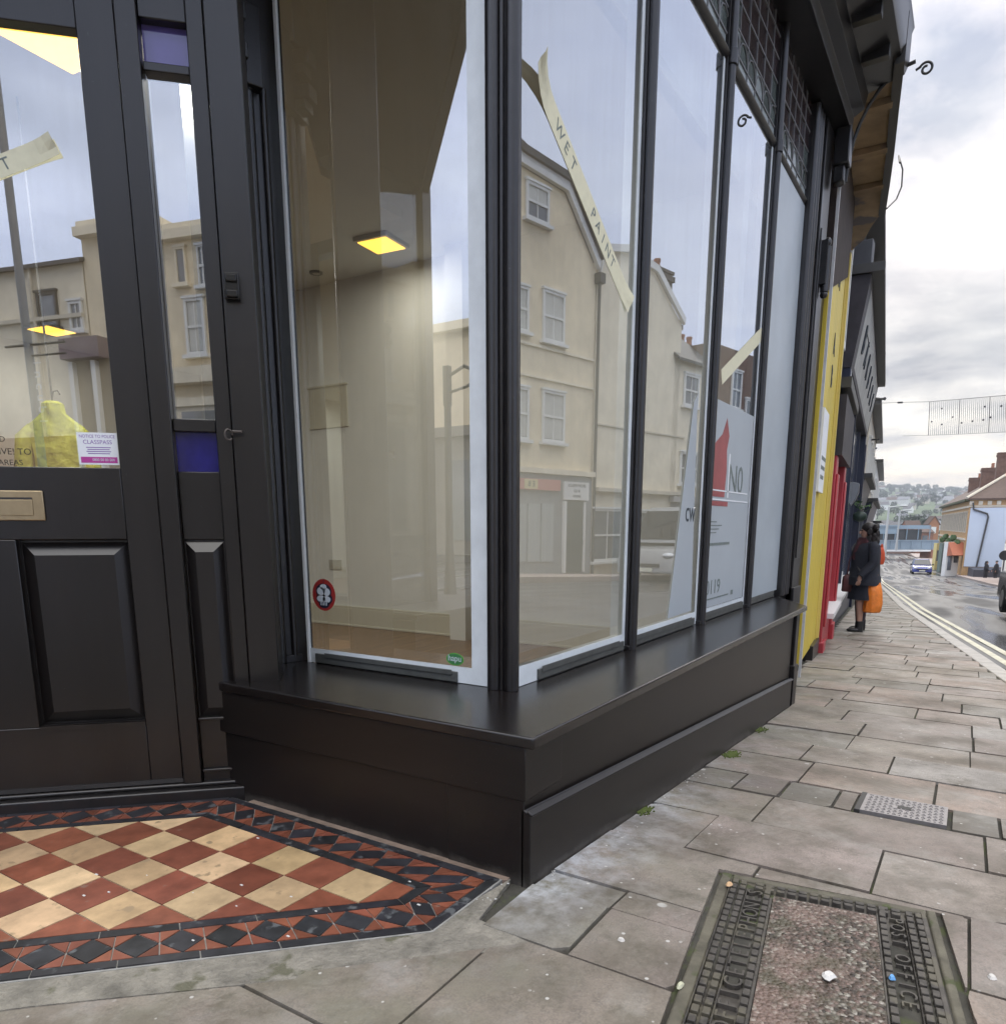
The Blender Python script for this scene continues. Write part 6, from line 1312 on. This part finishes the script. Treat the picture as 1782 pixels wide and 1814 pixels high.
# lower house with slate roof and chimneys, then the brick parapet building
c1, c2 = uz(1204, 632), uz(1246, 650); bC = thing('slate_roofed_house', 'lower cream house with dark slate roof and tall chimney across the street', 'building', tuple(Q0+dQ*c1[0]+Z*ZQ), QA)
gable_block(bC, TQ, c1[0]-.3, c2[0]+.5, 6, ZQ-1.5, c1[1], c1[1]+2.4, CRB, SLATE, over=.25)
ch_ = uz(1214, 520); chimney(bC, TQ, ch_[0]+.2, -1.6, c1[1], ch_[1]+1.1, 1.5, .9, 2, M('dark_brick', (.10, .085, .075), .85, var=.2, vs=6))
w_at(bC, (1211, 661), (1234, 723), v=.02); w_at(bC, (1204, 800), (1232, 859), v=.02)
mb = MB(TQ); mb.box(c1[0]-.3, c2[0]+.5, .0, .2, z3-.3, z3-.1); mb.box(c1[0]-.2, c2[0]+.4, .0, .04, ZQ-.5, z3-.3); build('shop_front', mb, simple('pale_grey_front', (.38, .37, .35), .6), bC)
d1_ = uz(1290, 640); bD = facade('brick_parapet_building', 'dark brown brick building with parapet down the opposite row', [(c2[0]+.55, d1_[1]+.5), (c2[0]+8, d1_[1]+.5)], 8, M('dark_brown_brick', (.15, .095, .07), .85, var=.2, vs=5))
w_at(bD, (1296, 655), (1309, 726), v=.02); chimney(bD, TQ, uz(1290, 590)[0], -3, d1_[1], d1_[1]+2.0, 1.6, .8, 3, bpy.data.materials['dark_brick']); chimney(bD, TQ, uz(1330, 600)[0], -3, d1_[1], d1_[1]+1.2, 1.2, .8, 2, bpy.data.materials['dark_brick'])
for q in (3.4, 5.2): window(bD, TQ, c2[0]+q, c2[0]+q+.9, d1_[1]-3.2, d1_[1]-1.2, v=.02)
mb = MB(TQ); z5 = uz(1290, 735)[1]; mb.box(c2[0]+.55, c2[0]+8, 0, .25, z5-.2, z5); mb.box(c2[0]+.6, c2[0]+8, 0, .05, ZQ-1.2, z5-.2); build('shop_front', mb, simple('pale_lilac_front', (.48, .47, .5), .6), bD)
mb = MB(TQ)
for k in range(4): u = c2[0]+1+k*1.8; mb.box(u, u+1.4, .05, .09, ZQ-.4, z5-.9)
build('shop_window', mb, WGL, bD)
bE = facade('stone_building', 'plain pale building farther down the opposite row', [(c2[0]+8.05, d1_[1]-.6), (c2[0]+18, d1_[1]-.9)], 8, STN)
for k in range(5): window(bE, TQ, c2[0]+9+k*1.8, c2[0]+9.9+k*1.8, d1_[1]-2.8, d1_[1]-1.3, v=.02)
# ------------------------------------------------------------------ up the street behind the camera, seen in the door glass and sidelight
PM = P0+V((R2, R2, 0))*.078; NM = V((R2, R2, 0)); CM = CAM+NM*2*(PM-CAM).dot(NM)
QD = V((-14, -9.0, 0)); aD = radians(-15); dD = V((cos(aD), sin(aD), 0)); nD = V((-dD.y, dD.x, 0)); TD = frame(QD, dD, nD, Z)
def ud(px, py):
    r = ray(px, py); r = r-NM*2*r.dot(NM); s_ = (QD-CM).dot(nD)/r.dot(nD); X = CM+r*s_; return (X-QD).dot(dD), X.z
ZD = .55
def blockD(name, lab, u0, u1, zt, dep, mat, roofz=None):
    t = thing(name, lab, 'building', tuple(QD+dD*u0+Z*ZD), aD); 
    if roofz: gable_block(t, TD, u0, u1, dep, ZD-1, zt, roofz, mat, SLATE, over=.2)
    else: mb = MB(TD); mb.box(u0, u1, -dep, 0, ZD-1, zt); build('wall', mb, mat, t); mb = MB(TD); mb.box(u0-.03, u1+.03, -dep, .25, zt-.35, zt-.12); mb.box(u0-.02, u1+.02, -dep, .12, zt-.12, zt+.05); build('cornice', mb, CRB, t)
    return t
def wD(t, p, q, **k): (u0, z1), (u1, z0) = ud(*p), ud(*q); window(t, TD, min(u0, u1), max(u0, u1), z0, z1, v=.02, **k)
sA = ud(306, 402); uL = ud(290, 500)[0]; b1 = blockD('sash_window_building', 'cream building with white shuttered sash windows up the street', uL-.15, uL+7, sA[1], 8, CRA)
wD(b1, (311, 440), (334, 502), sash=False, frame_m=CRB); wD(b1, (350, 436), (372, 505)); wD(b1, (327, 530), (369, 627), blind=2)
mb = MB(TD); zf = ud(330, 665)[1]; mb.box(uL-.1, uL+7, .0, .35, zf-.25, zf+.15); mb.box(uL-.1, uL+7, .02, .12, ZD-1, zf-.8); mb.box(uL-.1, uL+7, .0, .2, zf-.82, zf-.6); build('shop_front', mb, CRB, b1); mb = MB(TD)
for k in range(5): mb.box(uL+.35+k*1.3, uL+1.45+k*1.3, .12, .15, ZD+.3, zf-.95)
build('shop_window', mb, WGL, b1)
for k in range(3): window(b1, TD, uL+2.4+k*1.6, uL+3.4+k*1.6, zf+.9, zf+2.5, v=.02)
uM = ud(112, 440)[0]; zE = ud(100, 470)[1]
b2 = blockD('plain_stucco_building', 'wide plain cream stucco building with a slate roof up the street', uM-5.5, uM+.6, zE, 8, CRB, ud(60, 385)[1])
b3 = blockD('parapet_building', 'cream building with a stepped parapet between two others up the street', uM+.65, uL-.2, ud(165, 395)[1], 8, CRA)
wD(b2, (66, 520), (108, 580), sash=False, frame_m=DKI); wD(b3, (123, 535), (152, 585)); 
mb = MB(TD); (ua, za), (ub, zb) = ud(124, 606), ud(196, 636); mb.box(ua, ub, .02, .4, zb, za); o = build('fascia_board', mb, simple('dull_purple_board', (.17, .12, .135), .6), b3)
mb = MB(TD); mb.box(ua, ub+.4, .02, .1, ZD-1, zb); build('shop_front', mb, simple('brown_front', (.24, .19, .12), .6), b3)
mb = MB(TD)
for k in range(4): mb.box(ua+.1+k*.8, ua+.25+k*.8, .1, .25, ZD, zb-.05)
build('pilaster', mb, RENW, b3)
mb = MB(TD); mb.box(uM-5.4, uM+.5, .0, .12, zE-1.4, zE-1.3); mb.tube([(uM-1.2, .1, zE), (uM-1.2, .1, ZD)], .05, 8); build('string_course', mb, STN, b2)
mb = MB(TD); mb.box(uM-5.3, uM+.4, .02, .15, ZD-1, ZD+3.0); build('shop_front', mb, simple('orange_brown_front', (.36, .20, .10), .6), b2)
def pole_at(px, pyt, s_): r = ray(px, pyt); r = r-NM*2*r.dot(NM); return CM+r*(s_/FPX)
a = pole_at(20, 365, 8.2); lp = thing('lamp_column', 'tall grey lamp column with an iron sign arm standing up the street', 'street lamp', (a.x, a.y, zg(a.x))); mb = MB(); mb.tube([(a.x, a.y, zg(a.x)), (a.x, a.y, zg(a.x)+1.3), (a.x, a.y, 7.5)], [.075, .05, .04], 10); build('column', mb, M('grey_column', (.22, .24, .26), .5), lp)
b_ = pole_at(45, 600, 8.2); mb = MB(); av = dD; mb.tube([tuple(V((a.x, a.y, b_.z))-av*.35), tuple(V((a.x, a.y, b_.z))+av*.55)], .014, 6); mb.tube([tuple(V((a.x, a.y, b_.z-.12))), tuple(V((a.x, a.y, b_.z-.12))+av*.55)], .012, 6); build('sign_arm', mb, DKI, lp)
mb = MB(); q = V((a.x, a.y, b_.z-.2))+av*.1; 
for i, c in enumerate('incubi'): mb.text(c, .17, frame(q+Z*(-.13*i), Z*-1, av, Z.cross(av)*-1), ext=.004, align='CENTER')
build('arm_lettering', mb, PAPER, lp)
# side street opposite, seen in the return pane, with its bracket lamp
sb = thing('side_street_building', 'cream building with a dark shopfront across the side street', 'building', (-12, 11, 0)); mb = MB(); mb.box(-20, -12, 4.5, 40, -.5, 5.95); build('wall', mb, CRA, sb)
mb = MB(); mb.box(-20, -11.75, 4.4, 40, 5.9, 6.1); build('eaves', mb, CRB, sb); mb = MB(); mb.box(-12.1, -11.94, 4.6, 40, -.4, 3.3); mb.box(-12, -11.8, 4.6, 40, 3.3, 3.55); build('shop_front', mb, simple('brown_grey_front', (.20, .185, .16), .6), sb)
for k in range(6):
    mb = MB(); mb.box(-11.94, -11.9, 5+k*2.6, 6.9+k*2.6, .6, 2.7); build('shop_window', mb, WGL, sb)
r = ray(792, 655); r.x = -r.x; C_ = V((2*XG, 0, CAMZ)); q = C_+r*(10.5/FPX); bl = thing('bracket_lamp', 'old iron street lamp with a lantern on an arm in the side street', 'street lamp', (q.x, q.y, -.03)); mb = MB(); mb.tube([(q.x, q.y, -.05), (q.x, q.y, .8), (q.x, q.y, q.z)], [.10, .055, .05], 10); mb.box(q.x-.045, q.x+.045, q.y-.045, q.y+.045, q.z-.5, q.z+.05)
mb.tube([(q.x, q.y, q.z-.1), (q.x, q.y-.3, q.z+.02), (q.x, q.y-.62, q.z-.12)], .025, 8); mb.tube([(q.x, q.y, q.z-.32), (q.x, q.y-.35, q.z-.26), (q.x, q.y-.62, q.z-.12)], .02, 8); build('column', mb, DKI, bl)
mb = MB(); mb.loft([(q.x, q.y-.66, q.z-.55, .07, .07), (q.x, q.y-.66, q.z-.2, .13, .13), (q.x, q.y-.66, q.z-.08, .02, .02)], 6); build('lantern', mb, DKI, bl)
# ------------------------------------------------------------------ sky, sun, render
SUN_EL, SUN_AZ = radians(33), radians(9)            # low ahead, a little to the right of the street
w = bpy.data.worlds.new('World'); S.world = w; w.use_nodes = True; N, L = w.node_tree.nodes, w.node_tree.links
bg = N['Background']; sky = N.new('ShaderNodeTexSky'); sky.sky_type = 'NISHITA'; sky.sun_disc = False; sky.sun_elevation = SUN_EL; sky.sun_rotation = radians(90)-SUN_AZ; sky.dust_density = 2.0
SKYS = .10
tc_ = N.new('ShaderNodeTexCoord'); sep = N.new('ShaderNodeSeparateXYZ'); L.new(tc_.outputs['Generated'], sep.inputs[0])
def math_(op, a, b=None, cl=False):
    n = N.new('ShaderNodeMath'); n.operation = op; n.use_clamp = cl
    for i, v in enumerate((a, b)):
        if v is None: continue
        if isinstance(v, (int, float)): n.inputs[i].default_value = v
        else: L.new(v, n.inputs[i])
    return n.outputs[0]
zz = math_('ADD', math_('MAXIMUM', sep.outputs['Z'], 0.0), .14)
cb = N.new('ShaderNodeCombineXYZ'); L.new(math_('DIVIDE', sep.outputs['X'], zz), cb.inputs[0]); L.new(math_('DIVIDE', sep.outputs['Y'], zz), cb.inputs[1])
def cn(sc, det, off, dist=0):
    m = N.new('ShaderNodeMapping'); m.inputs['Location'].default_value = off; L.new(cb.outputs[0], m.inputs['Vector']); n = N.new('ShaderNodeTexNoise'); n.inputs['Scale'].default_value = sc; n.inputs['Detail'].default_value = det; n.inputs['Roughness'].default_value = .56; n.inputs['Distortion'].default_value = dist; L.new(m.outputs[0], n.inputs['Vector']); return n.outputs['Fac']
def mr(s_, a, b, c, d):
    r = N.new('ShaderNodeMapRange'); r.inputs['From Min'].default_value = a; r.inputs['From Max'].default_value = b; r.inputs['To Min'].default_value = c; r.inputs['To Max'].default_value = d; L.new(s_, r.inputs['Value']); return r.outputs[0]
cover = mr(cn(.9, 8, (3.1, 1.7, 0), .2), .36, .60, .55, 1.0)
shade = mr(cn(1.6, 8, (7.3, 4.4, 0), .3), .33, .67, 0, 1)
# cloud brightness: warm and bright low ahead round the hidden sun, cooler grey elsewhere
sd = V((cos(.16)*cos(.06), cos(.16)*sin(.06), sin(.16)))
dp = N.new('ShaderNodeVectorMath'); dp.operation = 'DOT_PRODUCT'; L.new(tc_.outputs['Generated'], dp.inputs[0]); dp.inputs[1].default_value = sd
glow = math_('POWER', math_('MAXIMUM', dp.outputs['Value'], 0.0), 24.0)
back = math_('MULTIPLY', mr(dp.outputs['Value'], .5, -.7, 1.0, 1.55), mr(math_('MULTIPLY', mr(sep.outputs['Y'], -.16, -.02, 0, 1), mr(dp.outputs['Value'], .2, .8, 0, 1)), 0, 1, 1.06, .68))
def mixc(f, a, b, bl='MIX'):
    m = N.new('ShaderNodeMix'); m.data_type = 'RGBA'; m.blend_type = bl
    (L.new(f, m.inputs['Factor']) if not isinstance(f, (int, float)) else setattr(m.inputs['Factor'], 'default_value', f))
    for k, v in (('A', a), ('B', b)):
        if isinstance(v, tuple): m.inputs[k].default_value = v+(1,)
        else: L.new(v, m.inputs[k])
    return m.outputs['Result']
cloud = mixc(shade, (.56, .64, .90), (.78, .86, 1.06))
cloud2 = mixc(shade, (.50, .52, .58), (1.04, 1.03, 1.0))
cl = mixc(mr(sep.outputs['Z'], .55, .85, 0, 1), mixc(glow, cloud, cloud2), (.80, .78, .75))
sk = N.new('ShaderNodeVectorMath'); sk.operation = 'SCALE'; L.new(sky.outputs[0], sk.inputs[0]); sk.inputs['Scale'].default_value = 1.0
cs = N.new('ShaderNodeVectorMath'); cs.operation = 'SCALE'; L.new(cl, cs.inputs[0]); L.new(math_('MULTIPLY', back, math_('MULTIPLY', mr(math_('POWER', math_('MAXIMUM', sep.outputs['Z'], 0.0), 1.6), .40, .95, 1.0, 4.0), 1/SKYS)), cs.inputs['Scale'])
col = mixc(cover, sk.outputs[0], cs.outputs[0])
L.new(col, bg.inputs['Color']); bg.inputs['Strength'].default_value = SKYS
sl = bpy.data.lights.new('sun', 'SUN'); sl.energy = .8; sl.angle = radians(20); sl.color = (1, .94, .85); so = bpy.data.objects.new('sun', sl); COL.objects.link(so)
dirv = V((cos(SUN_EL)*cos(SUN_AZ), cos(SUN_EL)*sin(SUN_AZ), sin(SUN_EL))); so.rotation_euler = dirv.to_track_quat('Z', 'Y').to_euler(); so.location = dirv*50
HZM = bpy.data.materials.new('haze'); HZM.use_nodes = True; N, L = nt(HZM); N.remove(N['Principled BSDF']); pv = N.new('ShaderNodeVolumePrincipled'); pv.inputs['Color'].default_value = (.86, .9, .95, 1); pv.inputs['Density'].default_value = .00042; L.new(pv.outputs[0], N['Material Output'].inputs['Volume'])
mb = MB(); mb.box(-420, 2300, -950, 1150, -12, 90); struct('haze', mb, HZM, kind='stuff')
S.render.engine = 'CYCLES'; S.view_settings.view_transform = 'Standard'; S.view_settings.look = 'None'; S.view_settings.exposure = .35; S.view_settings.gamma = 1
S.cycles.max_bounces = 10; S.cycles.transparent_max_bounces = 16; S.cycles.glossy_bounces = 5; S.cycles.diffuse_bounces = 4; S.cycles.caustics_reflective = False; S.cycles.caustics_refractive = False
S.cycles.sample_clamp_indirect = 6
S.render.resolution_x, S.render.resolution_y = 1005, 1024
